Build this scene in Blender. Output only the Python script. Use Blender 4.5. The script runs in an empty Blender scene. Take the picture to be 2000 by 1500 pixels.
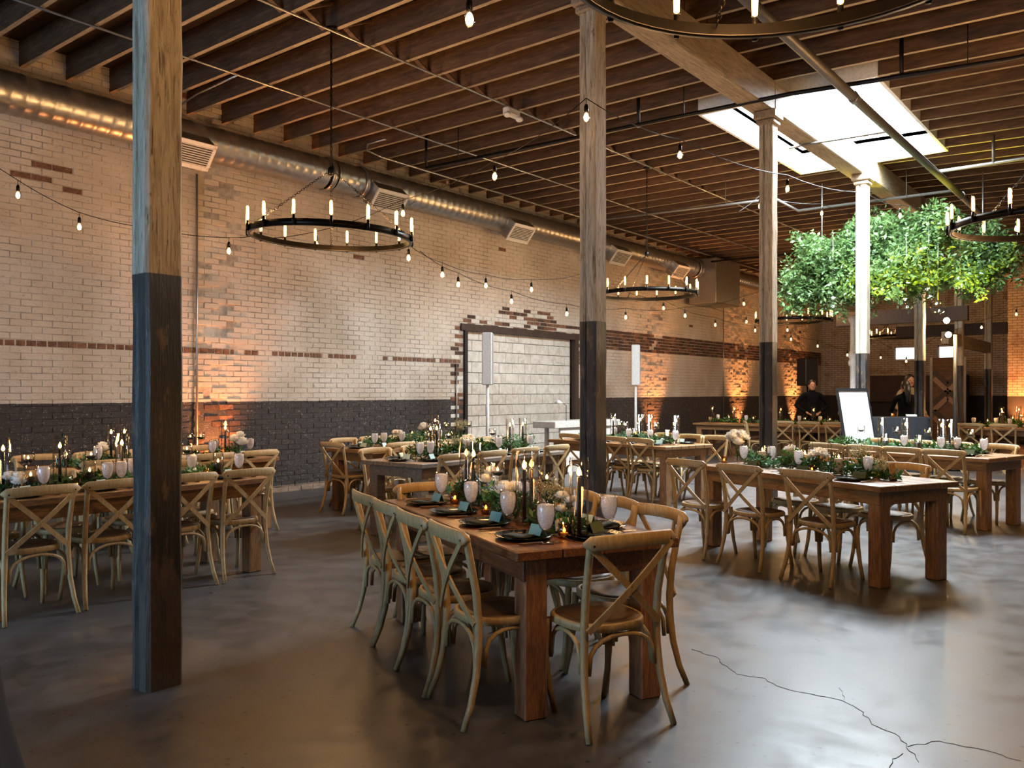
import bpy, math, random
from mathutils import Vector, Matrix, Euler
random.seed(7)
R = random.Random(11)
sc = bpy.context.scene
COL = sc.collection
PI = math.pi
# ------------------------------------------------------------------ camera, world, key lights, exposure
FPX = 1645.0; TH = math.radians(38.2); CT, ST = math.cos(TH), math.sin(TH); EYE = 1.45; HOR = 765.0
cam = bpy.data.objects.new('camera', bpy.data.cameras.new('camera')); COL.objects.link(cam)
cam.data.sensor_width = 36; cam.data.lens = FPX*36/2000; cam.data.shift_y = 15/2000; cam.data.clip_start = .05
cam.location = (0, 0, EYE); cam.rotation_euler = (PI/2, 0, TH-PI/2)
sc.camera = cam
w = bpy.data.worlds.new('sky'); sc.world = w; w.use_nodes = True
w.node_tree.nodes['Background'].inputs[0].default_value = (.80, .90, 1, 1)
w.node_tree.nodes['Background'].inputs[1].default_value = 3.0
sc.view_settings.view_transform = 'Standard'; sc.view_settings.look = 'None'
sc.view_settings.exposure = 0.0; sc.view_settings.gamma = 1
try: sc.view_settings.use_curve_mapping = False
except Exception: pass
cy = sc.cycles
cy.max_bounces = 4; cy.diffuse_bounces = 2; cy.glossy_bounces = 2; cy.transmission_bounces = 2; cy.transparent_max_bounces = 20
cy.use_adaptive_sampling = True; cy.adaptive_threshold = .07; cy.adaptive_min_samples = 20
cy.caustics_reflective = False; cy.caustics_refractive = False; cy.sample_clamp_indirect = 4; cy.sample_clamp_direct = 0
cy.use_denoising = True; cy.blur_glossy = .5
def light(name, kind, loc, power, color=(1, 1, 1), rot=(0, 0, 0), parent=None, **k):
    d = bpy.data.lights.new(name, kind); d.energy = power; d.color = color
    for a, b in k.items(): setattr(d, a, b)
    o = bpy.data.objects.new(name, d); COL.objects.link(o); o.location = loc; o.rotation_euler = rot
    if parent: o.parent = parent
    return o
SKY = (10.08, 13.8, 2.68, 4.80)   # skylight opening x0 x1 y0 y1
light('skylight_daylight', 'AREA', ((SKY[0]+SKY[1])/2, (SKY[2]+SKY[3])/2, 5.52), 3500, (.80, .92, 1.0), shape='RECTANGLE', size=SKY[1]-SKY[0]+.3, size_y=SKY[3]-SKY[2]+.3)
light('back_doorway_daylight', 'AREA', (-3.95, 5.6, 1.5), 260, (.32, .64, 1.0), (0, -PI/2, 0), shape='RECTANGLE', size=2.6, size_y=3.4)
WARM = (1.0, .54, .21)
CHAND_W = 180; STRING_W = 3.0; CANDLE_W = .6; UP_W = 620
# ------------------------------------------------------------------ helpers
def lin(h):
    h = h.lstrip('#'); v = [int(h[i:i+2], 16)/255 for i in (0, 2, 4)]
    return tuple((x/12.92 if x <= .04045 else ((x+.055)/1.055)**2.4) for x in v)+(1,)
class NT:
    def __init__(s, name):
        s.m = bpy.data.materials.new(name); s.m.use_nodes = True; s.t = s.m.node_tree
        s.n = s.t.nodes; s.l = s.t.links; s.b = s.n['Principled BSDF']; s.out = s.n['Material Output']
    def node(s, typ, **k):
        x = s.n.new(typ)
        for a, b in k.items(): setattr(x, a, b)
        return x
    def link(s, a, b): s.l.new(a, b)
    def coord(s, kind='Object', scale=(1, 1, 1), rot=(0, 0, 0)):
        if kind == 'World': src = s.node('ShaderNodeNewGeometry').outputs['Position']
        else: src = s.node('ShaderNodeTexCoord').outputs[kind]
        mp = s.node('ShaderNodeMapping'); mp.inputs['Scale'].default_value = scale; mp.inputs['Rotation'].default_value = rot
        s.link(src, mp.inputs[0]); return mp.outputs[0]
    def noise(s, vec, scale, detail=4, rough=.55, dist=0):
        x = s.node('ShaderNodeTexNoise'); x.inputs['Scale'].default_value = scale; x.inputs['Detail'].default_value = detail
        x.inputs['Roughness'].default_value = rough; x.inputs['Distortion'].default_value = dist
        s.link(vec, x.inputs['Vector']); return x.outputs[0]
    def ramp(s, f, stops, interp='LINEAR'):
        x = s.node('ShaderNodeValToRGB'); e = x.color_ramp; e.interpolation = interp
        while len(e.elements) < len(stops): e.elements.new(.5)
        for i, (p, c) in enumerate(stops):
            e.elements[i].position = p; e.elements[i].color = c if len(c) == 4 else tuple(c)+(1,)
        s.link(f, x.inputs[0]); return x.outputs[0]
    def mix(s, f, a, b):
        x = s.node('ShaderNodeMix', data_type='RGBA')
        for sock, v in ((x.inputs[0], f), (x.inputs[6], a), (x.inputs[7], b)):
            if hasattr(v, 'is_output'): s.link(v, sock)
            else: sock.default_value = v
        return x.outputs[2]
    def math(s, op, a, b=0.0, clamp=False):
        x = s.node('ShaderNodeMath', operation=op); x.use_clamp = clamp
        for i, v in enumerate((a, b)):
            if hasattr(v, 'is_output'): s.link(v, x.inputs[i])
            else: x.inputs[i].default_value = v
        return x.outputs[0]
    def bump(s, h, strength=.3, dist=.01):
        x = s.node('ShaderNodeBump'); x.inputs['Strength'].default_value = strength; x.inputs['Distance'].default_value = dist
        s.link(h, x.inputs['Height']); s.link(x.outputs[0], s.b.inputs['Normal'])
    def col(s, c):
        if hasattr(c, 'is_output'): s.link(c, s.b.inputs['Base Color'])
        else: s.b.inputs['Base Color'].default_value = c
    def set(s, **k):
        for a, b in k.items(): s.b.inputs[a.replace('_', ' ')].default_value = b
BW = [(0, (0, 0, 0, 1)), (1, (1, 1, 1, 1))]
def plain(name, c, rough=.5, metal=0, var=.12, sc_=30, spec=.5):
    t = NT(name); c = lin(c) if isinstance(c, str) else c
    n = t.noise(t.coord(), sc_)
    a = tuple(x*(1-var) for x in c[:3])+(1,); b = tuple(min(1, x*(1+var)) for x in c[:3])+(1,)
    t.col(t.ramp(n, [(.3, a), (.7, b)])); t.set(Roughness=rough, Metallic=metal); t.b.inputs['Specular IOR Level'].default_value = spec
    return t.m
def wood(name, c1, c2, scale=(1, 1, 1), s=6, rough=.5, bump=.25, c3=None):
    t = NT(name); v = t.coord('Object', scale)
    inf = t.node('ShaderNodeObjectInfo')
    add = t.node('ShaderNodeVectorMath', operation='ADD'); t.link(v, add.inputs[0])
    cmb = t.node('ShaderNodeCombineXYZ'); 
    for i in range(3): t.link(t.math('MULTIPLY', inf.outputs['Random'], 7.3+i*5), cmb.inputs[i])
    t.link(cmb.outputs[0], add.inputs[1]); v = add.outputs[0]
    n = t.noise(v, s, 5, .6, 1.2); n2 = t.noise(v, s*4.5, 3, .6)
    f = t.math('ADD', t.math('MULTIPLY', n, .7), t.math('MULTIPLY', n2, .3))
    st = [(.34, lin(c1)), (.52, lin(c2))]
    if c3: st.append((.66, lin(c3)))
    t.col(t.ramp(f, st)); t.set(Roughness=rough); t.bump(f, bump, .003)
    return t.m
def metal(name, c, rough=.4, m=1.0): return plain(name, c, rough, m, .1, 20)
def glass(name, tint=(1, 1, 1, 1), gloss=.09):
    t = NT(name); t.n.remove(t.b)
    tr = t.node('ShaderNodeBsdfTransparent'); tr.inputs[0].default_value = tint
    gl = t.node('ShaderNodeBsdfGlossy'); gl.inputs['Roughness'].default_value = .03
    lw = t.node('ShaderNodeLayerWeight'); lw.inputs[0].default_value = .35
    fc = lw.outputs['Facing']; f = t.math('ADD', t.math('MULTIPLY', t.math('POWER', fc, 1.6), .40), gloss*.3, True)
    t.link(t.ramp(fc, [(.30, tint), (.80, tuple(a*b for a, b in zip(tint[:3], (.62, .54, .46)))+(1,))]), tr.inputs[0])
    mx = t.node('ShaderNodeMixShader'); t.link(f, mx.inputs[0]); t.link(tr.outputs[0], mx.inputs[1]); t.link(gl.outputs[0], mx.inputs[2])
    t.link(mx.outputs[0], t.out.inputs[0]); return t.m
def emit(name, c, strength):
    t = NT(name); t.n.remove(t.b); e = t.node('ShaderNodeEmission'); e.inputs[0].default_value = tuple(c)+(1,) if len(c) == 3 else c
    e.inputs[1].default_value = strength; t.link(e.outputs[0], t.out.inputs[0]); return t.m
def leafmat(name, c1, c2, trans=.35):
    t = NT(name); n = t.noise(t.coord('World'), 9, 3)
    c = t.ramp(n, [(.35, lin(c1)), (.65, lin(c2))]); t.col(c); t.set(Roughness=.45)
    tr = t.node('ShaderNodeBsdfTranslucent'); t.link(c, tr.inputs[0])
    mx = t.node('ShaderNodeMixShader'); mx.inputs[0].default_value = trans
    t.link(t.b.outputs[0], mx.inputs[1]); t.link(tr.outputs[0], mx.inputs[2]); t.link(mx.outputs[0], t.out.inputs[0]); return t.m
M = {}
# --- painted brick wall (colour only follows the paint line, stains and wear)
def wall_paint(name='painted_brick', dim=1.0):
    t = NT(name); v = t.coord('World')
    sep = t.node('ShaderNodeSeparateXYZ'); t.link(v, sep.inputs[0])
    big = t.noise(v, .8, 5, .6); fine = t.noise(t.coord('World', (1, 1, 1.7)), 34, 6, .72); mid = t.noise(t.coord('World', (1, 1, 2.6)), 7, 5, .7)
    white = t.mix(t.ramp(big, [(.35, (0, 0, 0, 1)), (.7, (1, 1, 1, 1))]), lin('b8aa98'), lin('d9d0c4'))
    white = t.mix(t.ramp(mid, [(.66, (0, 0, 0, 1)), (.72, (.55, .55, .55, 1))]), white, lin('8f7660'))
    white = t.mix(t.ramp(fine, [(.60, (0, 0, 0, 1)), (.66, (.7, .7, .7, 1))]), white, lin('6a5344'))
    dark = t.mix(t.ramp(big, BW), lin('2c2726'), lin('3a3433'))
    dark = t.mix(t.ramp(mid, [(.62, (0, 0, 0, 1)), (.66, (1, 1, 1, 1))]), dark, lin('4a403b'))
    dark = t.mix(t.ramp(fine, [(.60, (0, 0, 0, 1)), (.645, (1, 1, 1, 1))]), dark, lin('a39b93'))
    base = t.mix(t.ramp(mid, [(.4, (0, 0, 0, 1)), (.6, (1, 1, 1, 1))]), lin('7e6a5a'), lin('a08b78'))
    z = t.math('ADD', sep.outputs[2], t.math('MULTIPLY', mid, .02))
    f = t.math('MULTIPLY', t.math('SUBTRACT', z, 1.322), 150, True)
    f0 = t.math('MULTIPLY', t.math('SUBTRACT', z, .10), 60, True)
    fin = t.mix(f, t.mix(f0, base, dark), white)
    if dim < 1: fin = t.mix(t.ramp(t.noise(v, 2.3, 6, .75), [(.40, (.0, .0, .0, 1)), (.62, (.62, .62, .62, 1))]), fin, lin('42342a'))
    t.col(fin); t.set(Roughness=.72); t.bump(t.math('ADD', fine, mid), .8, .010)
    return t.m
M['paint'] = wall_paint(); M['paint_joint'] = wall_paint('painted_joint', .72)
M['brick'] = wood('bare_brick', '4a2f22', '74503b', s=9, rough=.85, bump=.5, c3='8e6850')
M['brick_dark'] = wood('dark_brick', '30221b', '4b3428', s=9, rough=.85, bump=.5, c3='614536')
M['dark_timber'] = wood('dark_timber', '2b201a', '3d2e25', (1, 8, 1), 3, .7, .3)
M['mortar'] = plain('mortar', '4a3c32', .95, 0, .3, 40)
M['block'] = wood('white_block', 'b3aca0', 'cdc8be', s=5, rough=.8, bump=.3, c3='dad6ce')
def farwall():
    t = NT('far_brick'); v = t.coord('World', (1, 1, 1))
    sep = t.node('ShaderNodeSeparateXYZ'); t.link(v, sep.inputs[0]); c = t.node('ShaderNodeCombineXYZ')
    t.link(t.math('ADD', sep.outputs[0], sep.outputs[1]), c.inputs[0]); t.link(sep.outputs[2], c.inputs[1])
    b = t.node('ShaderNodeTexBrick'); t.link(c.outputs[0], b.inputs[0]); b.inputs['Scale'].default_value = 1
    b.inputs['Brick Width'].default_value = .225; b.inputs['Row Height'].default_value = .075; b.inputs['Mortar Size'].default_value = .006
    b.inputs['Color1'].default_value = lin('b5a897'); b.inputs['Color2'].default_value = lin('c2b6a4'); b.inputs['Mortar'].default_value = lin('5c4a3c')
    n = t.noise(v, 3, 5)
    up = t.mix(t.ramp(n, [(.5, (0, 0, 0, 1)), (.7, (.6, .6, .6, 1))]), b.outputs[0], lin('6d4a36'))
    f = t.math('MULTIPLY', t.math('SUBTRACT', sep.outputs[2], 1.32), 150, True)
    t.col(t.mix(f, lin('2c2726'), up)); t.set(Roughness=.85); t.bump(t.math('ADD', b.outputs[1], n), .4, .01); return t.m
M['farwall'] = farwall()
def floor_mat():
    t = NT('sealed_concrete'); v = t.coord('World'); a = t.noise(v, .55, 6, .62, .6); b = t.noise(v, 4, 6, .7); f = t.noise(v, 60, 4, .7)
    s2 = t.noise(t.coord('World', (1, 1, 1)), 42, 5, .8, 1.5)
    c = t.mix(t.ramp(a, [(.3, (0, 0, 0, 1)), (.7, (1, 1, 1, 1))]), lin('302f2f'), lin('4e4d4e'))
    c = t.mix(t.ramp(b, [(.4, (0, 0, 0, 1)), (.7, (.8, .8, .8, 1))]), c, lin('5e5d5e'))
    c = t.mix(t.ramp(s2, [(.61, (0, 0, 0, 1)), (.64, (.85, .85, .85, 1))]), c, lin('151312'))
    vo = t.node('ShaderNodeTexVoronoi'); vo.inputs['Scale'].default_value = 11; t.link(v, vo.inputs['Vector'])
    sp = t.math('MULTIPLY', t.ramp(vo.outputs['Distance'], [(.07, (1, 1, 1, 1)), (.12, (0, 0, 0, 1))]), t.ramp(t.noise(v, 1.7, 5, .75), [(.43, (0, 0, 0, 1)), (.50, (1, 1, 1, 1))]))
    c = t.mix(sp, c, lin('0f0e0d'))
    t.col(c); t.link(t.ramp(b, [(.3, (.30, .30, .30, 1)), (.75, (.50, .50, .50, 1))]), t.b.inputs['Roughness'])
    t.b.inputs['Specular IOR Level'].default_value = .30; t.bump(t.math('ADD', f, t.math('MULTIPLY', b, 2)), .10, .004); return t.m
M['floor'] = floor_mat()
def post_mat():
    t = NT('painted_post'); v = t.coord('World'); sep = t.node('ShaderNodeSeparateXYZ'); t.link(v, sep.inputs[0])
    g = t.noise(t.coord('World', (9, 9, 1)), 4, 5, .65, .8); g2 = t.noise(t.coord('World', (3, 3, 1.2)), 5, 6, .7)
    white = t.mix(t.ramp(g, [(.35, (0, 0, 0, 1)), (.6, (1, 1, 1, 1))]), lin('9a8c76'), lin('c4b9a4'))
    white = t.mix(t.ramp(g2, [(.62, (0, 0, 0, 1)), (.68, (.8, .8, .8, 1))]), white, lin('6b543c'))
    dark = t.mix(t.ramp(g2, [(.56, (0, 0, 0, 1)), (.64, (1, 1, 1, 1))]), lin('23201f'), lin('57483a'))
    wn = t.math('SUBTRACT', t.math('ADD', g2, t.math('MULTIPLY', g, .5)), t.math('MULTIPLY', sep.outputs[2], .42))
    dark = t.mix(t.ramp(wn, [(.42, (0, 0, 0, 1)), (.55, (.7, .7, .7, 1))]), dark, lin('4d4238'))
    f = t.math('MULTIPLY', t.math('SUBTRACT', sep.outputs[2], 2.02), 200, True)
    crk = t.noise(t.coord('World', (34, 34, 1.6)), 3, 6, .75, .5)
    white = t.mix(t.ramp(crk, [(.57, (0, 0, 0, 1)), (.61, (.85, .85, .85, 1))]), white, lin('4d3a28'))
    t.link(t.ramp(f, [(0, (.33, .33, .33, 1)), (1, (.7, .7, .7, 1))]), t.b.inputs['Roughness'])
    t.col(t.mix(f, dark, white)); t.bump(t.math('ADD', t.math('ADD', g, g2), crk), .7, .008); return t.m
M['post'] = post_mat()
M['beam'] = wood('painted_timber', '6f5f4c', '94836c', (1, 9, 9), 3, .7, .4, 'a8977f')
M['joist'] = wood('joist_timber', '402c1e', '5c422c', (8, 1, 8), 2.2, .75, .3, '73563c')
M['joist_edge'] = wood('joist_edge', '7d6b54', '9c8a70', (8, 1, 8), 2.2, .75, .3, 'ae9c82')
M['deck'] = wood('deck_timber', '362517', '483424', (1, 8, 1), 2.5, .8, .3)
M['pipe'] = metal('black_iron', '1d1b1a', .45, .6); M['pipe_grey'] = metal('grey_pipe', '6a6762', .45, .5)
M['conduit'] = metal('galvanised_conduit', 'a8a6a2', .32, .85)
M['duct'] = metal('duct_steel', 'a5a29c', .33, .9); M['white_metal'] = plain('white_enamel', 'd9d7d2', .4)
M['grille_dark'] = plain('grille_shadow', '35302b', .7)
M['black'] = metal('black_steel', '17130f', .38, .8); M['black_matte'] = plain('matte_black', '141313', .6)
M['oak'] = wood('chair_oak', '9a8054', 'b0966a', (9, 9, 1.2), 9, .48, .08, 'c4ab7c')
M['seat'] = wood('seat_weave', '3a2617', '523820', (1, 1, 1), 40, .5, .4, '664a2e')
M['red_wood'] = wood('reddish_table', '44281a', '6c442a', (1, 9, 9), 6, .40, .3, '8e6140')
M['orange_wood'] = wood('orange_table', '5e3f24', '84603a', (1, 9, 9), 6, .42, .3, '9f7a4e')
M['leg_red'] = wood('reddish_leg', '5e3c24', '8c6040', (9, 9, 1), 6, .5, .3, 'ac8058')
M['leg_orange'] = wood('orange_leg', '62442a', '8a6542', (9, 9, 1), 6, .5, .3, 'a48058')
M['grey_wood'] = wood('grey_table', '5a5048', '7b6c5c', (1, 7, 7), 4, .6, .4, '94846f')  # grey-brown grain tones for one table's planks and legs
M['glass'] = glass('clear_glass'); M['amber'] = glass('amber_glass', (.95, .72, .45, 1), .3)
M['taper'] = plain('black_wax', '14151b', .35); M['wax'] = plain('ivory_wax', 'e6dcc6', .5); M['dark_wax'] = plain('charcoal_wax', '1b1c22', .4)
M['flame'] = emit('flame', (1.0, .52, .14), 13); M['filament'] = emit('glowing_bulb', (1.0, .56, .16), 7); M['globe'] = emit('string_bulb', (1.0, .62, .24), 7)
M['plate'] = plain('black_plate', '0e1011', .14, 0, .1, 20, .7); M['napkin'] = plain('dark_napkin', '1f2b25', .85)
M['card_teal'] = plain('teal_card', '86bcc0', .7, 0, .03); M['card_green'] = plain('green_card', '55634a', .7, 0, .05); M['card_pale'] = plain('pale_card', 'b9d6cf', .7, 0, .03)
M['kraft'] = plain('kraft_card', 'c8a070', .8); M['paper'] = plain('white_paper', 'cfcfca', .8, 0, .03)
M['steel'] = metal('cutlery_steel', 'b8b5ae', .2); M['handle'] = plain('knife_handle', '5c402e', .3)
M['leaf'] = leafmat('leaf_green', '1f3a1a', '3c6b2c'); M['leaf2'] = leafmat('leaf_bluegreen', '3c6a4a', '6f9c70')
M['cloud'] = leafmat('cloud_leaf', '38562f', '648248'); M['cloud2'] = leafmat('cloud_leaf_pale', '4a6a40', '7a9860'); M['stem'] = plain('stem', '3a4a26', .7); M['petal'] = leafmat('white_petal', 'd8d3c4', 'eeeadf', .25)
M['breath'] = leafmat('pale_sprig', '9a9a72', 'c4c29a', .3)
def icemat():
    t = NT('ice_water'); n = t.noise(t.coord(), 90, 3, .6); n2 = t.noise(t.coord(), 110, 2)
    t.col(t.ramp(n, [(.35, lin('cfcfd8')), (.65, lin('ffffff'))])); t.set(Roughness=.15); t.bump(n, .7, .004)
    tr = t.node('ShaderNodeBsdfTransparent'); mx = t.node('ShaderNodeMixShader')
    t.link(t.ramp(n2, [(.4, (.08, .08, .08, 1)), (.65, (.35, .35, .35, 1))]), mx.inputs[0])
    tl = t.node('ShaderNodeBsdfTranslucent'); tl.inputs[0].default_value = (.9, .9, .95, 1); m2 = t.node('ShaderNodeMixShader'); m2.inputs[0].default_value = .4
    t.link(t.b.outputs[0], m2.inputs[1]); t.link(tl.outputs[0], m2.inputs[2]); t.link(m2.outputs[0], mx.inputs[1]); t.link(tr.outputs[0], mx.inputs[2])
    t.link(mx.outputs[0], t.out.inputs[0]); return t.m
M['ice'] = icemat()
M['cloth_black'] = plain('black_cloth', '15161b', .85); M['skin'] = plain('skin', 'a87858', .55); M['suit'] = plain('dark_suit', '0b0b0d', .9, 0, .1, 20, .1); M['hair'] = plain('dark_hair', '120d0a', .5)
M['shirt'] = plain('beige_shirt', '8c7a5e', .85)
M['board_white'] = plain('white_board', 'e9ecef', .22, 0, .02)
M['speaker'] = plain('white_speaker', 'c9cac8', .45); M['speaker_grille'] = plain('speaker_grille', '9a9da0', .6)
M['crack'] = plain('crack_dirt', '17120f', .9)

class MB:
    def __init__(s): s.v = []; s.f = []; s.mi = []; s.sm = []
    def add(s, vs, fs, m=0, smooth=False, X=None):
        o = len(s.v)
        s.v += [tuple(X @ Vector(p)) for p in vs] if X else [tuple(p) for p in vs]
        s.f += [tuple(i+o for i in q) for q in fs]; s.mi += [m]*len(fs); s.sm += [smooth]*len(fs); return s
    def box(s, c, d, m=0, X=None, bev=0):
        x, y, z = (q/2 for q in d); a, b, e = c
        if bev:
            vs = []
            for sz in (-1, 1):
                for (ux, uy) in ((-1, -1), (1, -1), (1, 1), (-1, 1)):
                    pass
            k = bev; pts = [(-x+k, -y), (x-k, -y), (x, -y+k), (x, y-k), (x-k, y), (-x+k, y), (-x, y-k), (-x, -y+k)]
            for z0, sh in ((-z, 1), (-z+k, 0), (z-k, 0), (z, 1)):
                for px, py in pts:
                    if sh: px = max(-x+k, min(x-k, px)); py = max(-y+k, min(y-k, py))
                    vs.append((a+px, b+py, e+z0))
            fs = [tuple(range(7, -1, -1)), tuple(range(24, 32))]
            for L in range(3):
                for i in range(8): j = (i+1) % 8; fs.append((L*8+i, L*8+j, L*8+8+j, L*8+8+i))
            return s.add(vs, fs, m, False, X)
        vs = [(a+i*x, b+j*y, e+k*z) for k in (-1, 1) for j in (-1, 1) for i in (-1, 1)]
        return s.add(vs, [(0, 2, 3, 1), (4, 5, 7, 6), (0, 1, 5, 4), (2, 6, 7, 3), (0, 4, 6, 2), (1, 3, 7, 5)], m, False, X)
    def tube(s, pts, rad, n=8, m=0, X=None, caps=True, flat=None, smooth=True):
        pts = [Vector(p) for p in pts]; k = len(pts)
        rad = [rad]*k if not isinstance(rad, (list, tuple)) else rad
        vs = []; up = None
        for i, p in enumerate(pts):
            t = (pts[min(i+1, k-1)]-pts[max(i-1, 0)]).normalized()
            if up is None:
                up = Vector(flat) if flat else (Vector((0, 0, 1)) if abs(t.z) < .9 else Vector((0, 1, 0)))
            u = (up-t*up.dot(t)).normalized(); v = t.cross(u); up = u
            r = rad[i]; ru, rv = (r if isinstance(r, tuple) else (r, r))
            for j in range(n):
                a = 2*PI*(j+.5)/n; vs.append(p+u*math.cos(a)*ru+v*math.sin(a)*rv)
        fs = []
        for i in range(k-1):
            for j in range(n): q = (j+1) % n; fs.append((i*n+j, i*n+q, i*n+n+q, i*n+n+j))
        s.add(vs, fs, m, smooth, X)
        if caps:
            o = len(s.v)-k*n; s.f += [tuple(o+j for j in range(n-1, -1, -1)), tuple(o+(k-1)*n+j for j in range(n))]; s.mi += [m, m]; s.sm += [False, False]
        return s
    def strip(s, pts, wid, th, m=0, nrm=(0, 1, 0), X=None):   # flat slat: width across, thickness along nrm
        pts = [Vector(p) for p in pts]; k = len(pts); vs = []; N = Vector(nrm)
        for i, p in enumerate(pts):
            t = (pts[min(i+1, k-1)]-pts[max(i-1, 0)]).normalized(); n_ = (N-t*N.dot(t)).normalized(); b = t.cross(n_)
            w_ = wid[i] if isinstance(wid, (list, tuple)) else wid
            for (a, c) in ((-1, -1), (1, -1), (1, 1), (-1, 1)): vs.append(p+b*a*w_/2+n_*c*th/2)
        fs = [(3, 2, 1, 0), tuple((k-1)*4+j for j in range(4))]
        for i in range(k-1):
            for j in range(4): q = (j+1) % 4; fs.append((i*4+j, i*4+q, i*4+4+q, i*4+4+j))
        return s.add(vs, fs, m, False, X)
    def lathe(s, prof, n=16, c=(0, 0, 0), m=0, X=None, smooth=True, closed=False):
        vs = []; fs = []; k = len(prof)
        for r, z in prof:
            for j in range(n): a = 2*PI*j/n; vs.append((c[0]+r*math.cos(a), c[1]+r*math.sin(a), c[2]+z))
        for i in range(k-1):
            for j in range(n): q = (j+1) % n; fs.append((i*n+j, i*n+q, i*n+n+q, i*n+n+j))
        if prof[0][0] > 0 and closed: fs.append(tuple(range(n-1, -1, -1)))
        if prof[-1][0] > 0 and closed: fs.append(tuple((k-1)*n+j for j in range(n)))
        return s.add(vs, fs, m, smooth, X)
    def ball(s, c, r, n=10, m=0, X=None, k=6):
        r = r if isinstance(r, (tuple, list)) else (r, r, r)
        vs = [(c[0], c[1], c[2]-r[2])]
        for i in range(1, k):
            ph = -PI/2+PI*i/k
            for j in range(n): a = 2*PI*j/n; vs.append((c[0]+r[0]*math.cos(ph)*math.cos(a), c[1]+r[1]*math.cos(ph)*math.sin(a), c[2]+r[2]*math.sin(ph)))
        vs.append((c[0], c[1], c[2]+r[2])); e = len(vs)-1; fs = []
        for j in range(n):
            q = (j+1) % n; fs.append((0, 1+q, 1+j)); fs.append((e, e-n+j, e-n+q))
            for i in range(k-2): fs.append((1+i*n+j, 1+i*n+q, 1+i*n+n+q, 1+i*n+n+j))
        return s.add(vs, fs, m, True, X)
    def mesh(s, name, mats):
        me = bpy.data.meshes.new(name); me.from_pydata(s.v, [], s.f)
        for q in (mats if isinstance(mats, (list, tuple)) else [mats]): me.materials.append(q)
        me.polygons.foreach_set('material_index', s.mi); me.polygons.foreach_set('use_smooth', s.sm); me.update(); return me
    def build(s, name, mats, parent=None, loc=None, rot=None): return mobj(name, s.mesh(name, mats), parent, loc, rot)
def mobj(name, me, parent=None, loc=None, rot=None, scale=None):
    o = bpy.data.objects.new(name, me); COL.objects.link(o)
    if parent: o.parent = parent
    if loc is not None: o.location = loc
    if rot is not None: o.rotation_euler = rot if isinstance(rot, (tuple, list, Euler)) else (0, 0, rot)
    if scale is not None: o.scale = scale
    return o
def tag(o, label=None, cat=None, group=None, kind=None):
    for k, v in (('label', label), ('category', cat), ('group', group), ('kind', kind)):
        if v: o[k] = v
    return o
def empty(name, loc=(0, 0, 0), rz=0, label=None, cat=None, group=None, kind=None):
    o = bpy.data.objects.new(name, None); COL.objects.link(o); o.location = loc; o.rotation_euler = (0, 0, rz); o.empty_display_size = .1
    return tag(o, label, cat, group, kind)
def copy_tree(o, parent=None):
    c = o.copy(); COL.objects.link(c)
    if parent: c.parent = parent
    for ch in KIDS.get(o.name, ()): copy_tree(ch, c)
    return c
KIDS = {}
def freeze(root):       # remember the children of a prototype
    for o in root.children:
        KIDS.setdefault(root.name, []).append(o)
        for q in o.children: KIDS.setdefault(o.name, []).append(q)
class Proto:
    def __init__(s, make): s.make = make; s.root = None
    def place(s, loc, rz, label, cat, group=None, scale=None):
        if s.root is None:
            s.root = s.make(); o = s.root; bpy.context.view_layer.update(); freeze(o)
        else: o = copy_tree(s.root)
        o.location = loc; o.rotation_euler = (0, 0, rz); tag(o, label, cat, group)
        if scale: o.scale = (scale,)*3 if not isinstance(scale, tuple) else scale
        return o
def at(px, py, d):      # a point at distance d along the view axis
    r = (px-1000)/FPX*d; return Vector((d*CT+r*ST, d*ST-r*CT, EYE-(py-HOR)*d/FPX))
def atZ(px, py, z): return at(px, py, FPX*(EYE-z)/(py-HOR))
def atY(px, py, y): k = (px-1000)/FPX; return at(px, py, y/(ST-k*CT))
def pxof(x, y): d = x*CT+y*ST; return 1000+FPX*(x*ST-y*CT)/d
ORD = ['first', 'second', 'third', 'fourth', 'fifth', 'sixth', 'seventh', 'eighth', 'ninth', 'tenth', 'eleventh', 'twelfth', 'thirteenth', 'fourteenth']
# ------------------------------------------------------------------ room shell
X0, X1, Y0, Y1 = -4.0, 31.0, -5.6, 10.1
JB = 5.06           # underside of the joists, flat over the left bay
def roofdrop(y): return -.03*max(0, 3.8-y)
fl = MB(); fl.box(((X0+X1)/2, (Y0+Y1)/2, -.1), (X1-X0+1, Y1-Y0+1, .2)); floor = tag(fl.build('floor', M['floor']), kind='structure')
def crack(pts, w0, seed):
    r = random.Random(seed); P = []
    for (a, b) in zip(pts, pts[1:]):
        A = atZ(a[0], a[1], 0); B = atZ(b[0], b[1], 0); n = max(2, int((B-A).length/.03))
        for i in range(n):
            q = A.lerp(B, i/n); P.append(Vector((q.x+r.uniform(-.01, .01), q.y+r.uniform(-.01, .01), .0012)))
    m = MB(); m.strip(P, [w0*r.uniform(.5, 1.4) for _ in P], .0012, 0, (0, 0, 1)); m.build('floor_crack', M['crack'], floor)
crack([(1352, 1268), (1400, 1285), (1412, 1298), (1440, 1318), (1490, 1325), (1515, 1340), (1560, 1352), (1640, 1368), (1680, 1385), (1700, 1415), (1745, 1432), (1775, 1460), (1800, 1497)], .0026, 3)
crack([(1760, 1470), (1740, 1490), (1720, 1520)], .0022, 4)
crack([(1775, 1460), (1830, 1448), (1900, 1460), (2010, 1490)], .0018, 5)
crack([(1640, 1345), (1652, 1362), (1650, 1375)], .0012, 6)
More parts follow.
